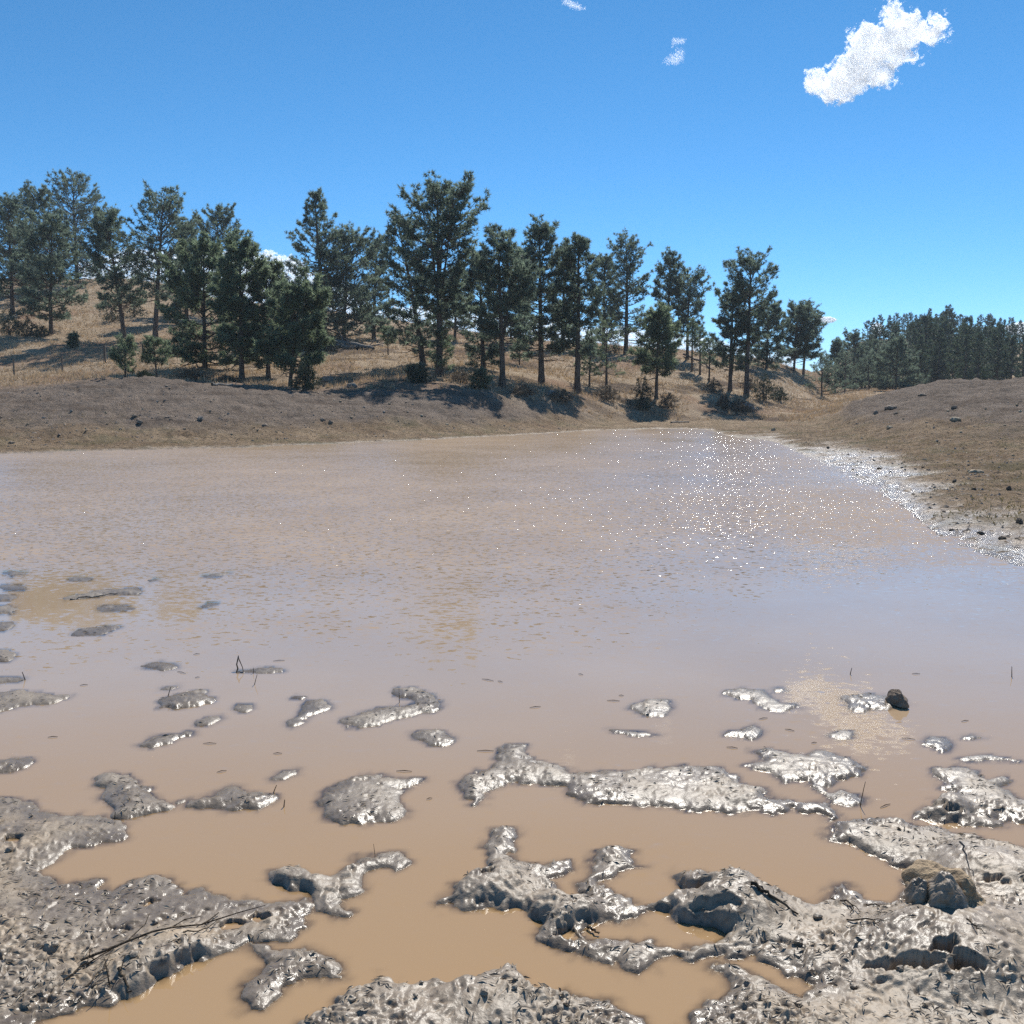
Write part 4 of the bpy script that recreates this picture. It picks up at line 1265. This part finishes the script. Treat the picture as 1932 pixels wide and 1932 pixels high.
stone(1, 264, 802, 11, 6, 'dark rounded stone alone on the left dirt bank', M_STONE_BROWN)
stone(2, 255, 791, 12, 4, 'flat dark stone just above the dark rounded one', M_STONE_BROWN)
stone(3, 624, 801, 9, 6, 'grey upright stone low on the dirt bank below the juniper', M_STONE_BROWN)
stone(4, 500, 806, 12, 5, 'dark stone near the waterline left of the grey upright stone', M_STONE_BROWN)
stone(5, 609, 795, 10, 5, 'small dark stone touching the grey upright stone', M_STONE_BROWN)
stone(6, 618, 719, 26, 10, 'pale flat stone in the grass right of the juniper', M_STONE)
stone(7, 664, 732, 20, 9, 'grey flat stone at the top of the dirt bank', M_STONE)
stone(8, 1041, 748, 26, 12, 'grey slab stone at the foot of the dark-trunked pine', M_STONE)
stone(9, 1408, 775, 34, 14, 'large grey slab stone below the tall lone pine', M_STONE)
stone(10, 1802, 796, 20, 7, 'pale tan flat stone on the right bank', M_STONE_TAN)
stone(11, 1678, 809, 12, 5, 'small pale stone on the right bank, farther down than the tan flat one', M_STONE_TAN)
stone(12, 1840, 893, 26, 9, 'pale tan stone half sunk in the brown flat on the right', M_STONE_TAN)
stone(13, 1459, 813, 8, 6, 'small white stone on the flat beyond the water tip', M_STONE_TAN)
stone(14, 1680, 772, 22, 8, 'large grey boulder bulging from the right mound', M_STONE_BROWN)
stone(15, 1740, 748, 18, 5, 'grey boulder near the crest of the right mound', M_STONE_BROWN)
stone(16, 1652, 782, 10, 7, 'dark little stone at the foot of the right mound', M_STONE_BROWN)
stone(17, 1690, 783, 9, 5, 'darker of the two small stones right of the mound foot', M_STONE_BROWN)
stone(18, 378, 792, 12, 6, 'brown stone upper right of the dark rounded stone', M_STONE)
stone(19, 22, 838, 12, 4, 'dark stone near the waterline at the left edge', M_STONE_BROWN)
stone(20, 1800, 795 - 25, 12, 4, 'grey stone high on the right mound above the tan flat one', M_STONE_BROWN)
CL = 'dark clods on the wet right shore'
for i, (px, py, w, h, lab) in enumerate([
        (1903, 925, 18, 13, 'round black clod at the right edge, farther of the two'), (1923, 990, 24, 18, 'round black clod at the right edge, nearer of the two'),
        (1800, 914, 14, 9, 'black clod on the brown flat left of the farther edge clod'), (1659, 886, 16, 9, 'dark clod at the landward side of the shining strip'),
        (1838, 926, 14, 8, 'dark clod between the two black round ones and the water'), (1562, 846, 10, 6, 'brown clod near the far tip of the shining strip'),
        (1742, 888, 14, 5, 'flat brown clod on the flat beyond the shining strip'), (1850, 1010, 26, 10, 'low dark clod at the wet end of the right shore'),
        (1795, 1003, 22, 9, 'low dark clod standing in the shining mud by the water'), (1890, 1020, 24, 10, 'broad dark clod in the wet end of the right shore')]):
    stone(40 + i, px, py, w * .6, h * .6, lab, M_CLOD, 'mud_clod', 'clod', CL, 7.0, 2)
r_ = np.random.default_rng(77)
for i in range(60):                                                   # scattered crumbs and pebbles of the dry banks
    if i < 30:
        px, py = r_.uniform(20, 900), 0
        py = r_.uniform(755, 832) - px * 0.012
    else:
        px = r_.uniform(1560, 1925)
        py = r_.uniform(760 + (1700 - min(px, 1700)) * .25, 905)
    stone(100 + i, px, py, r_.uniform(4, 8), r_.uniform(2, 4), 'small weathered stone lying loose on the bare dirt bank', (M_STONE, M_CLOD_TAN, M_STONE_TAN)[i % 3], 'pebble', 'stone', 'small loose stones on the dirt banks', 7.0, 1)


def mud_lump(seed, z, x, y, wpx, depth, hgt, label, mat, name='mud_clod', cat='clod', group='clods on the near mud', lift=0.0):
    X, Y = on_water(*zp(z, x, y))
    w = wpx / z[2] * K / FOC * Y
    zz = max(float(mud_z(X, Y)), 0.0)
    o = obj(name, lump_mesh(seed, w / 2, depth / 2, hgt, mat, 5, 0.2, 0.25, 0.25), None, (X, Y, zz + hgt * 0.18 + lift))
    o.rotation_euler = (0, 0, 0.2)
    return tag(o, label, cat, group)


mud_lump(201, ZC, 1490, 1370, 350, .32, .075, 'big tan-topped clod of mud, the largest lump on the right bank', M_CLOD_TAN)
mud_lump(202, ZC, 1480, 1455, 220, .13, .06, 'grey crumbling clod in front of the big tan-topped one', M_MUD)
mud_lump(203, ZC, 1340, 1420, 130, .10, .055, 'small dark clod left of the crumbling one', M_MUD)
mud_lump(204, ZC, 1235, 205, 86, .16, .055, 'dark rounded clod on the end of a far silvery islet', M_STONE_BROWN)
for i in range(22):                                                   # crumbs of mud on the banks
    zz = (ZC, ZD, ZB)[i % 3]
    for _ in range(40):
        x, y = [(r_.uniform(600, 1900), r_.uniform(950, 1920)), (r_.uniform(0, 1600), r_.uniform(330, 1400)), (r_.uniform(0, 1500), r_.uniform(1720, 1920))][i % 3]
        X, Y = on_water(*zp(zz, x, y))
        if mud_sd(X, Y) > 0.04:
            break
    else:
        continue
    mud_lump_w = r_.uniform(.012, .034)
    o = obj('mud_crumb', lump_mesh(300 + i, mud_lump_w / 2, mud_lump_w / 2, mud_lump_w * .4, M_MUD, 2, .35), None, (X, Y, float(mud_z(X, Y)) + .004))
    tag(o, 'small crumb of grey mud lying on a near mud bank', 'clod', 'crumbs on the near mud banks')


def log_obj(seed, pts, rad, label, mat=M_DEAD, name='fallen_log', cat='log', group=None):
    r = np.random.default_rng(seed)
    P = np.array(pts, float)
    s = np.linspace(0, 1, len(P))
    q = np.linspace(0, 1, 10)
    C = np.stack([np.interp(q, s, P[:, k]) for k in range(3)], 1)
    C[1:-1] += r.normal(0, rad * 0.25, (8, 3))
    V, F = tubes(C[None], (rad * (1 - 0.45 * q))[None], 7)
    e = tag(obj(name, None, None, tuple(C[0])), label, cat, group)
    obj('bole', mesh_data('bole', V - C[0], F, mat, None, True), e)
    for k in range(3):
        i = 3 + 2 * k
        d = r.normal(0, 1, 3)
        d[2] = abs(d[2])
        b = np.stack([C[i], C[i] + d * rad * 2.2, C[i] + d * rad * 4])
        v, f = tubes(b[None], np.array([[rad * .3, rad * .2, rad * .1]]), 5)
        obj('stub', mesh_data('stub', v - C[0], f, mat), e)


def gpt(px, py, lift=0.1, ymin=20):
    x, y, z = ground_at(px, py, ymin)
    return (x, y, z + lift)


LOGS = 'fallen dead logs on the slope'
log_obj(1, [gpt(612, 648, .25), gpt(680, 657, .2), gpt(705, 662, .15)], .22, 'thick grey fallen log at the foot of the round spreading pine', group=LOGS)
log_obj(2, [gpt(630, 655, .15), gpt(664, 660, .15), gpt(722, 655, .12)], .16, 'thinner fallen log lying across the thick grey one', group=LOGS)
log_obj(3, [gpt(1352, 679, .5), gpt(1385, 690, .3), gpt(1425, 705, .1)], .14, 'pale bare fallen trunk left of the tall lone pine', group=LOGS)
log_obj(4, [gpt(1290, 672, .2), gpt(1322, 686, .2), gpt(1345, 700, .1)], .12, 'dark fallen trunk under the three thin saplings', M_BARK, group=LOGS)
log_obj(5, [gpt(1266, 808 - 9, .05), gpt(1300, 806 - 8, .05)], .06, 'small stick log on the flat by the far water edge', group=LOGS)
log_obj(6, [gpt(400, 728, .08, 40), gpt(455, 731, .08, 40)], .07, 'thin pole lying along the top of the left dirt bank', group=LOGS)

# ------------------------------------------------------------------ wire fence on the left
fence = tag(obj('wire_fence', None, None, (0, 0, 0)), 'old wire fence with thin posts across the dry grass', 'fence')
tops = []
for i, (bx, by, ty, rad) in enumerate([(-36, 714, 672, .05), (27, 712, 677, .05), (118, 703, 671, .05), (198, 686, 650, .09), (270, 673, 648, .05), (330, 668, 645, .05)]):
    x, y, z = ground_at(bx, by, 50)
    h = at(bx, ty, y)[2] - z
    k = np.linspace(0, 1, 4)
    C = np.stack([x + 0 * k, y + 0 * k, z - .2 + (h + .2) * k], 1)
    v, f = tubes(C[None], np.full((1, 4), rad), 6)
    obj('post', mesh_data('post', v, f, M_POST), fence)
    tops.append((x, y, z, h))
for w in (0.35, 0.65, 0.93):
    C = []
    for a, b in zip(tops[:-1], tops[1:]):
        for s in np.linspace(0, 1, 8, endpoint=False):
            p = np.array(a[:3]) * (1 - s) + np.array(b[:3]) * s
            p[2] += (a[3] * (1 - s) + b[3] * s) * w - 0.06 * math.sin(s * math.pi)
            C.append(p)
    C = np.array(C)
    v, f = tubes(C[None], np.full((1, len(C)), 0.006), 4)
    obj('wire', mesh_data('wire', v, f, M_POST), fence)

# ------------------------------------------------------------------ dry grass and stubble
def blades(P, r, per, hgt, width, spread=0.5):
    n = len(P)
    D = r.normal(0, spread, (n, per, 3))
    D[..., 2] = 1
    D /= np.linalg.norm(D, axis=2, keepdims=True)
    L = hgt[:, None, None] * r.uniform(0.5, 1.15, (n, per, 1))
    W = np.cross(D, r.normal(0, 1, (n, per, 3)))
    W *= width / 2 / (np.linalg.norm(W, axis=2, keepdims=True) + 1e-9)
    b = P[:, None] + r.normal(0, 0.05, (n, per, 3)) * [1, 1, 0]
    V = np.stack([b - W, b + W, b + D * L], 2).reshape(-1, 3)
    tint = np.repeat(np.clip(r.normal(0.5, 0.25, n), 0, 1), per * 3)
    return V, np.arange(len(V)).reshape(-1, 3), tint


r_ = np.random.default_rng(11)
n = 90000
gy_ = 45 + 95 * r_.uniform(0, 1, n) ** 1.35
gx_ = r_.uniform(-0.56, 0.56, n) * gy_
keep = (terrain_at(TG, gx_, gy_) > r_.uniform(0.35, 0.85, n)) & (terrain_z(gx_, gy_) > 0.3)
keep &= fbm(gx_ / 4, gy_ / 4, 71, 3) > r_.uniform(-0.7, 0.35, n)
gx_, gy_ = gx_[keep], gy_[keep]
V, F, T = blades(np.stack([gx_, gy_, terrain_z(gx_, gy_) - 0.02], 1), r_, 4, r_.uniform(0.16, 0.42, len(gx_)), 0.045)
tag(obj('dry_grass', mesh_data('dry_grass', V, F, M_GRASS, {'tint': T})), 'tan dry grass covering the hillside', 'grass', kind='stuff')
n = 42000
gy_ = 10 + 42 * r_.uniform(0, 1, n) ** 1.2
gx_ = r_.uniform(-0.56, 0.58, n) * gy_
zz = terrain_z(gx_, gy_)
keep = (zz > 0.07) & (zz < 1.3) & (fbm(gx_ / 2.5, gy_ / 2.5, 73, 3) > r_.uniform(-0.3, 0.5, n))
gx_, gy_, zz = gx_[keep], gy_[keep], zz[keep]
V, F, T = blades(np.stack([gx_, gy_, zz - 0.01], 1), r_, 3, r_.uniform(0.03, 0.10, len(gx_)), 0.018, 0.9)
tag(obj('short_stubble', mesh_data('short_stubble', V, F, M_STUBBLE, {'tint': T})), 'sparse short stubble on the bare banks near the water', 'grass', kind='stuff')

def crumbs(name, n, ys, us, size, cond, mat, label, sd):
    r = np.random.default_rng(sd)
    y = ys[0] + (ys[1] - ys[0]) * r.uniform(0, 1, n) ** 1.1
    x = r.uniform(us[0], us[1], n) * y
    z = terrain_z(x, y)
    k = cond(x, y, z) & (fbm(x / 2.2, y / 1.6, sd, 3) > r.uniform(-.6, .5, n))
    x, y, z = x[k], y[k], z[k]
    n = len(x)
    oc = np.array([(1, 0, 0), (-1, 0, 0), (0, 1, 0), (0, -1, 0), (0, 0, 1), (0, 0, -1)], float)
    of = np.array([(0, 2, 4), (2, 1, 4), (1, 3, 4), (3, 0, 4), (2, 0, 5), (1, 2, 5), (3, 1, 5), (0, 3, 5)])
    s = size * r.uniform(.35, 1, (n, 1, 1)) ** 2
    V = oc[None] * s * r.uniform(.5, 1.5, (n, 6, 1)) * [1, 1, .6]
    a = r.uniform(0, 6.28, n)
    V = np.stack([V[..., 0] * np.cos(a)[:, None] - V[..., 1] * np.sin(a)[:, None], V[..., 0] * np.sin(a)[:, None] + V[..., 1] * np.cos(a)[:, None], V[..., 2]], -1)
    V += np.stack([x, y, z], 1)[:, None]
    F = of[None] + 6 * np.arange(n)[:, None, None]
    tag(obj(name, mesh_data(name, V.reshape(-1, 3), F.reshape(-1, 3), mat)), label, 'dirt clods', kind='stuff')


M_DIRT = make_stone('dry dirt clod', (0.21, 0.16, 0.122), (0.35, 0.275, 0.215))
crumbs('dirt_rubble', 7000, (31, 58), (-.54, .1), .07, lambda x, y, z: (z > .12) & (terrain_at(TG, x, y) < .35), M_DIRT, 'countless small dirt clods littering the bare left bank', 401)
crumbs('dirt_rubble', 7000, (10, 56), (.28, .58), .045, lambda x, y, z: (z > .05) & (terrain_at(TG, x, y) < .35), M_DIRT, 'countless small dirt clods littering the bare right bank', 403)

# ------------------------------------------------------------------ leaf litter pressed into the near mud
n = 32000
ly = 2.1 + 6.0 * r_.uniform(0, 1, n) ** 1.5
lx = r_.uniform(-0.56, 0.56, n) * ly
sdv = mud_sd(lx, ly)
keep = (sdv > 0.02) & (fbm(lx / 0.4, ly / 0.4, 123, 3) > r_.uniform(-0.5, 0.55, n))
lx, ly = lx[keep], ly[keep]
n = len(lx)
P = np.stack([lx, ly, mud_z(lx, ly) + 0.003], 1)
a = r_.uniform(0, 6.28, n)
D = np.stack([np.cos(a), np.sin(a) * 0.8, r_.normal(0.03, 0.14, n)], 1)
L = r_.uniform(0.005, 0.019, n)[:, None]
S = np.stack([-np.sin(a), np.cos(a), r_.normal(0, 0.5, n)], 1) * L * r_.uniform(0.10, 0.24, n)[:, None]
V = np.stack([P - D * L, P + S + [0, 0, .002], P + D * L, P - S + [0, 0, .002]], 1).reshape(-1, 3)
F = np.arange(len(V)).reshape(-1, 4)
T = np.repeat(np.where(r_.uniform(0, 1, n) < 0.6, r_.uniform(0, .25, n), r_.uniform(.4, 1, n)), 4)
tag(obj('leaf_litter', mesh_data('leaf_litter', V, F, M_STRAW, {'tint': T})), 'narrow leaves and straw bits pressed into the near mud', 'litter', kind='stuff')


# ------------------------------------------------------------------ twigs
def twig(seed, z, pts, rad, label, group='twigs and stems', name='twig', lifts=None, mat=M_TWIG, forks=0):
    r = np.random.default_rng(seed)
    C = []
    for i, (x, y) in enumerate(pts):
        X, Y = on_water(*zp(z, x, y))
        C.append([X, Y, max(float(mud_z(X, Y)), 0) + (lifts[i] if lifts else 0.008)])
    C = np.array(C)
    s = np.linspace(0, 1, len(C))
    q = np.linspace(0, 1, 9)
    Q = np.stack([np.interp(q, s, C[:, k]) for k in range(3)], 1)
    Q[1:-1] += r.normal(0, rad * .7, (7, 3))
    parts = [tubes(Q[None], (rad * (1 - .6 * q))[None], 5)]
    ln = np.linalg.norm(Q[-1] - Q[0])
    for k in range(forks):
        b = Q[2 + (k * 2) % 6]
        d = (Q[-1] - Q[0]) / ln + r.normal(0, .6, 3)
        d[2] = abs(d[2]) * .5
        parts.append(tubes(np.stack([b, b + d * ln * .12, b + d * ln * .22 + r.normal(0, .01, 3)])[None], np.array([[rad * .6, rad * .45, rad * .25]]), 4))
    v, f = join(parts)
    tag(obj(name, mesh_data(name, v, f, mat, None, True)), label, 'twig', group)


def upright(seed, z, x, y, h, label, lean=0.3, rad=0.003):
    """a dead stem standing in water or mud"""
    r = np.random.default_rng(seed)
    X, Y = on_water(*zp(z, x, y))
    z0 = max(float(mud_z(X, Y)), 0) - .02
    h, rad = h * .5, rad * .55
    q = np.linspace(0, 1, 5)
    P = np.stack([X + lean * h * q ** 1.3, Y + r.normal(0, .1) * h * q, z0 + (h + .02) * q], 1)
    v, f = tubes(P[None], (rad * (1 - .5 * q))[None], 5)
    tag(obj('plant_stem', mesh_data('plant_stem', v, f, M_TWIG)), label, 'stem', 'dead stems standing in the shallows')


twig(1, ZD, [(440, 1160), (640, 1110), (860, 1050), (1010, 1000), (1120, 950), (1190, 890)], .0042, 'long bent bare branch lying across the broad left bank', forks=3)
twig(2, ZD, [(350, 1260), (470, 1170), (560, 1120), (640, 1090)], .0028, 'forked thin twig at the butt of the long branch', forks=3)
twig(3, ZD, [(470, 1310), (560, 1220), (600, 1150)], .0028, 'thin twig crossing below the long branch', forks=2)
twig(4, ZD, [(1000, 1060), (1110, 1010), (1180, 930)], .0026, 'thin twig beside the far end of the long branch')
upright(5, ZD, 600, 1290, .13, 'taller upright stem at the water edge by the long branch', -.1, .005)
upright(6, ZD, 650, 1250, .10, 'shorter upright stem at the water edge by the long branch', .35, .004)
twig(7, ZD, [(650, 1240), (715, 1310)], .006, 'short wet twig dipping into the pool by the long branch')
twig(8, ZC, [(880, 1265), (960, 1320), (1000, 1370), (980, 1400)], .0035, 'curved twig on the pale middle of the right bank', forks=2)
twig(9, ZC, [(1070, 1310), (1110, 1350), (1140, 1400)], .003, 'small dark twig right of the curved one')
twig(10, ZC, [(960, 1450), (1100, 1490), (1130, 1540)], .003, 'branching root on the pale middle of the right bank', forks=3)
twig(11, ZC, [(440, 1330), (560, 1370), (700, 1405)], .007, 'dark stick pressed into the right bank near its black cut edge')
twig(12, ZC, [(1600, 1590), (1700, 1670)], .003, 'straight dark stem beside the deep hole of the right bank')
twig(13, ZC, [(1560, 1210), (1640, 1280)], .004, 'pale straw leaning on the big tan-topped clod', lifts=[.10, .03], mat=M_DEAD)
twig(14, ZA, [(380, 266), (500, 254), (640, 236)], .008, 'pale straw lying in front of the long narrow ridge', mat=M_DEAD)
upright(15, ZA, 140, 700, .10, 'upright black stem at the tip of the low smooth bar', -.3, .007)
upright(16, ZA, 1380, 725, .12, 'slanting black stem alone in the calm water', .35, .005)
twig(17, ZA, [(1285, 660), (1300, 640), (1322, 662)], .005, 'bent stem forming a small arch on the thread of mud', lifts=[0, .08, 0])
upright(18, ZA, 1375, 665, .07, 'short stem standing on the thread of mud', .1, .005)
upright(19, ZA, 910, 795, .10, 'stem standing on the cratered islet', .4, .006)
upright(20, ZA, 1540, 1390, .06, 'split stub right of the peaked flaky island', .2, .006)
upright(21, ZA, 1480, 1310, .06, 'short stem on the tip of the peaked flaky island', .6, .005)
upright(22, ZB, 335, 195, .17, 'thin upright stem in the notch of the boomerang-shaped island', .0, .004)
upright(23, ZC, 1035, 755, .20, 'tall thin stem at the end of the glinting spit', .2, .004)
upright(24, ZC, 1857, 55, .12, 'lone thin stem at the right side of the calm water', 0, .006)
upright(25, ZC, 980, 42, .08, 'crooked little stem far out beyond the cloud reflection', .3, .006)
upright(26, ZB, 205, 1030, .10, 'hair-thin stem on the shiny cloven island', -.1, .0025)
upright(27, ZD, 618, 350, .06, 'black stub standing where the boot-shaped island meets the bank', .2, .005)
twig(28, ZB, [(1360, 1425), (1415, 1465)], .005, 'short twig at the mouth of the little enclosed pool')
r_ = np.random.default_rng(5)
for i in range(26):                                                   # bits afloat
    z = (ZA, ZB, ZC)[i % 3]
    for _ in range(30):
        x, y = r_.uniform(100, 1850), r_.uniform(480, 1250) if z is ZA else r_.uniform(40, 800)
        X, Y = on_water(*zp(z, x, y))
        if mud_sd(X, Y) < -0.05:
            break
    a, l = r_.uniform(-.6, .6), r_.uniform(.012, .04)
    P = np.array([[X - l * math.cos(a), Y - l * math.sin(a), .003], [X, Y, .006], [X + l * math.cos(a), Y + l * math.sin(a), .003]])
    v, f = tubes(P[None], np.array([[.001, .002, .001]]), 5)
    tag(obj('floating_twig', mesh_data('floating_twig', v, f, M_TWIG)), 'tiny dark twig floating on the calm water', 'twig', 'bits afloat on the calm water')


# ------------------------------------------------------------------ clouds: drifts of small white flakes filling a real volume
def cloud(seed, outline_px, dist, n, flake, label, thick=1.0, edge=0.06, wisp=0.5):
    """outline as seen, at its own distance and with depth behind and before"""
    r = np.random.default_rng(seed)
    c = np.mean(outline_px, 0)
    a, b = (c[0] - CEN) / FOC, (CEN - c[1]) / FOC
    rt, up, f = np.array([1.0, 0, 0]), np.array([0, sp, cp]), np.array([0, cp, -sp])
    centre = np.array([0, 0, CAM_H]) + dist * (f + a * rt + b * up)
    k = dist / FOC
    poly = [((x - c[0]) * k, (c[1] - y) * k) for x, y in outline_px]
    pu_, pv_ = np.array(poly).T
    size = min(np.ptp(pu_), np.ptp(pv_))
    U, Vv, W, N = [], [], [], []
    got = 0
    while got < n:
        u = r.uniform(pu_.min() - .1 * size, pu_.max() + .1 * size, n)
        v = r.uniform(pv_.min() - .1 * size, pv_.max() + .1 * size, n)
        s1 = size * 0.16
        uu = u + 0.05 * size * fbm(u / s1, v / s1, seed, 4, .6)
        vv = v + 0.05 * size * fbm(u / s1, v / s1, seed + 9, 4, .6)
        d = signed_distance(poly, uu, vv) / size
        puff = 0.5 + 0.5 * fbm(u / s1 * 0.9, v / s1 * 0.9, seed + 30, 3)
        prob = sstep(-edge * 0.4, edge, d - edge * wisp * fbm(u / (s1 * .35), v / (s1 * .35), seed + 40, 3))
        ok = r.uniform(0, 1, n) < prob
        u, v, d, puff = u[ok], v[ok], np.maximum(d[ok], 0), puff[ok]
        half = size * thick * (np.sqrt(d + .004)) * (0.55 + 0.5 * puff)
        q = r.uniform(-1, 1, len(u))
        w = half * np.sign(q) * np.abs(q) ** 0.5
        e = 1e-2 * size
        nn = np.stack([-(fbm((u + e) / s1, v / s1, seed + 30, 3) - fbm((u - e) / s1, v / s1, seed + 30, 3)) * 1.5,
                       -(fbm(u / s1, (v + e) / s1, seed + 30, 3) - fbm(u / s1, (v - e) / s1, seed + 30, 3)) * 1.5,
                       0.5 * np.sign(w)], 1) * 0.35 + r.normal(0, .28, (len(u), 3)) + np.array([rt, up, f]) @ np.array(SUN_DIR)
        U.append(u), Vv.append(v), W.append(w), N.append(nn)
        got += len(u)
    U, Vv, W, N = (np.concatenate(t)[:n] for t in (U, Vv, W, N))
    N /= np.linalg.norm(N, axis=1, keepdims=True)
    A = np.cross(N, r.normal(0, 1, (n, 3)))
    A /= np.linalg.norm(A, axis=1, keepdims=True)
    B = np.cross(N, A)
    C = np.stack([U, Vv, W], 1)
    fl = flake * r.uniform(.6, 1.4, (n, 1))
    T = np.stack([C + A * fl, C + (-.5 * A + .866 * B) * fl, C + (-.5 * A - .866 * B) * fl], 1).reshape(-1, 3)
    V = T[:, :1] * rt + T[:, 1:2] * up + T[:, 2:3] * f
    tag(obj('cloud', mesh_data('cloud', V, np.arange(n * 3).reshape(-1, 3), M_CLOUD), None, tuple(centre)), label, 'cloud', 'white clouds in the blue sky', 'thing')


t = NT('thin haze')  # faint far haze, also added to veil the pines like lens glare
pv = t.n('VolumePrincipled')
pv.inputs['Color'].default_value = (0.80, 0.90, 1.0, 1)
pv.inputs['Density'].default_value = 0.00035
pv.inputs['Anisotropy'].default_value = 0.1
t.t.links.new(pv.outputs[0], t.out.inputs['Volume'])
hv = np.array([(x, y, z) for x in (-7000, 7000) for y in (-120, 3700) for z in (-2.5, 44)], float)
hf = np.array([(0, 1, 3, 2), (4, 6, 7, 5), (0, 4, 5, 1), (2, 3, 7, 6), (0, 2, 6, 4), (1, 5, 7, 3)])
tag(obj('haze', mesh_data('haze', hv, hf, t.m)), 'thin haze and added glare veil over the pond and the hill', kind='stuff')

cloud(1, [zp(ZE, *p) for p in [(140, 870), (200, 760), (300, 760), (420, 820), (440, 720), (480, 650), (600, 580), (620, 490), (620, 370), (720, 330), (830, 265), (900, 310),
    (1000, 310), (1040, 270), (1010, 200), (990, 110), (1080, 80), (1150, 45), (1220, 100), (1340, 140), (1400, 230), (1480, 300), (1530, 280), (1490, 200), (1560, 165),
    (1650, 200), (1685, 290), (1670, 400), (1600, 440), (1500, 490), (1420, 460), (1330, 500), (1280, 570), (1370, 580), (1380, 650), (1300, 670), (1220, 680), (1150, 720),
    (1040, 680), (1110, 730), (1160, 830), (1100, 940), (1040, 950), (960, 905), (860, 920), (780, 990), (680, 1060), (600, 1110), (420, 1110), (340, 1030), (250, 1010), (150, 950)]],
    2400, 190000, 1.1, 'largest white puffy cloud, high in the sky and stretched on a slant', .45, .09, .7)
cloud(2, [(1252, 116), (1264, 106), (1274, 100), (1280, 92), (1290, 98), (1288, 114), (1276, 122), (1262, 120)], 2600, 800, 1.2, 'small torn cloud wisp, lower of the two beside the big cloud', .3, .3, .8)
cloud(3, [(1269, 72), (1282, 73), (1294, 74), (1290, 82), (1276, 83), (1268, 90)], 2600, 320, 1.2, 'tiny faint wisp just above the small torn one', .3, .3, .8)
cloud(4, [(1062, -4), (1075, 0), (1090, 8), (1104, 16), (1092, 19), (1076, 13), (1062, 6)], 2600, 500, 1.3, 'faint streak of cloud at the very top of the sky', .3, .3, .8)
cloud(5, [(150, 500), (200, 478), (260, 470), (330, 476), (400, 470), (470, 472), (520, 476), (560, 486), (600, 520), (700, 545), (700, 600), (500, 600), (300, 590), (150, 560)], 5200, 50000, 7.0, 'low flat white cloud behind the ridge pines', .35)
cloud(6, [(640, 610), (720, 585), (800, 578), (900, 590), (1000, 600), (1100, 612), (1200, 620), (1300, 632), (1345, 642), (1420, 660), (1500, 668), (1500, 720), (640, 720)], 5600, 60000, 8.0, 'long white cloud bank low behind the middle trunks', .3)
cloud(7, [(1541, 603), (1552, 597), (1568, 598), (1580, 603), (1570, 609), (1552, 609)], 4200, 2000, 3.0, 'small cigar cloud over the end of the hill', .4)
cloud(8, [(1644, 614), (1654, 608), (1664, 612), (1668, 624), (1660, 634), (1646, 632)], 4200, 2000, 3.0, 'small round cloud touching the skyline of the far wood', .4)
cloud(9, [(1896, 618), (1908, 611), (1925, 608), (1950, 606), (1990, 610), (1990, 640), (1930, 640), (1905, 630)], 4200, 12000, 3.6, 'white cloud over the far wood at the right edge', .4)
if bpy.app.background:
    print('triangles', sum(len(m.loops) - 2 * len(m.polygons) for m in bpy.data.meshes))
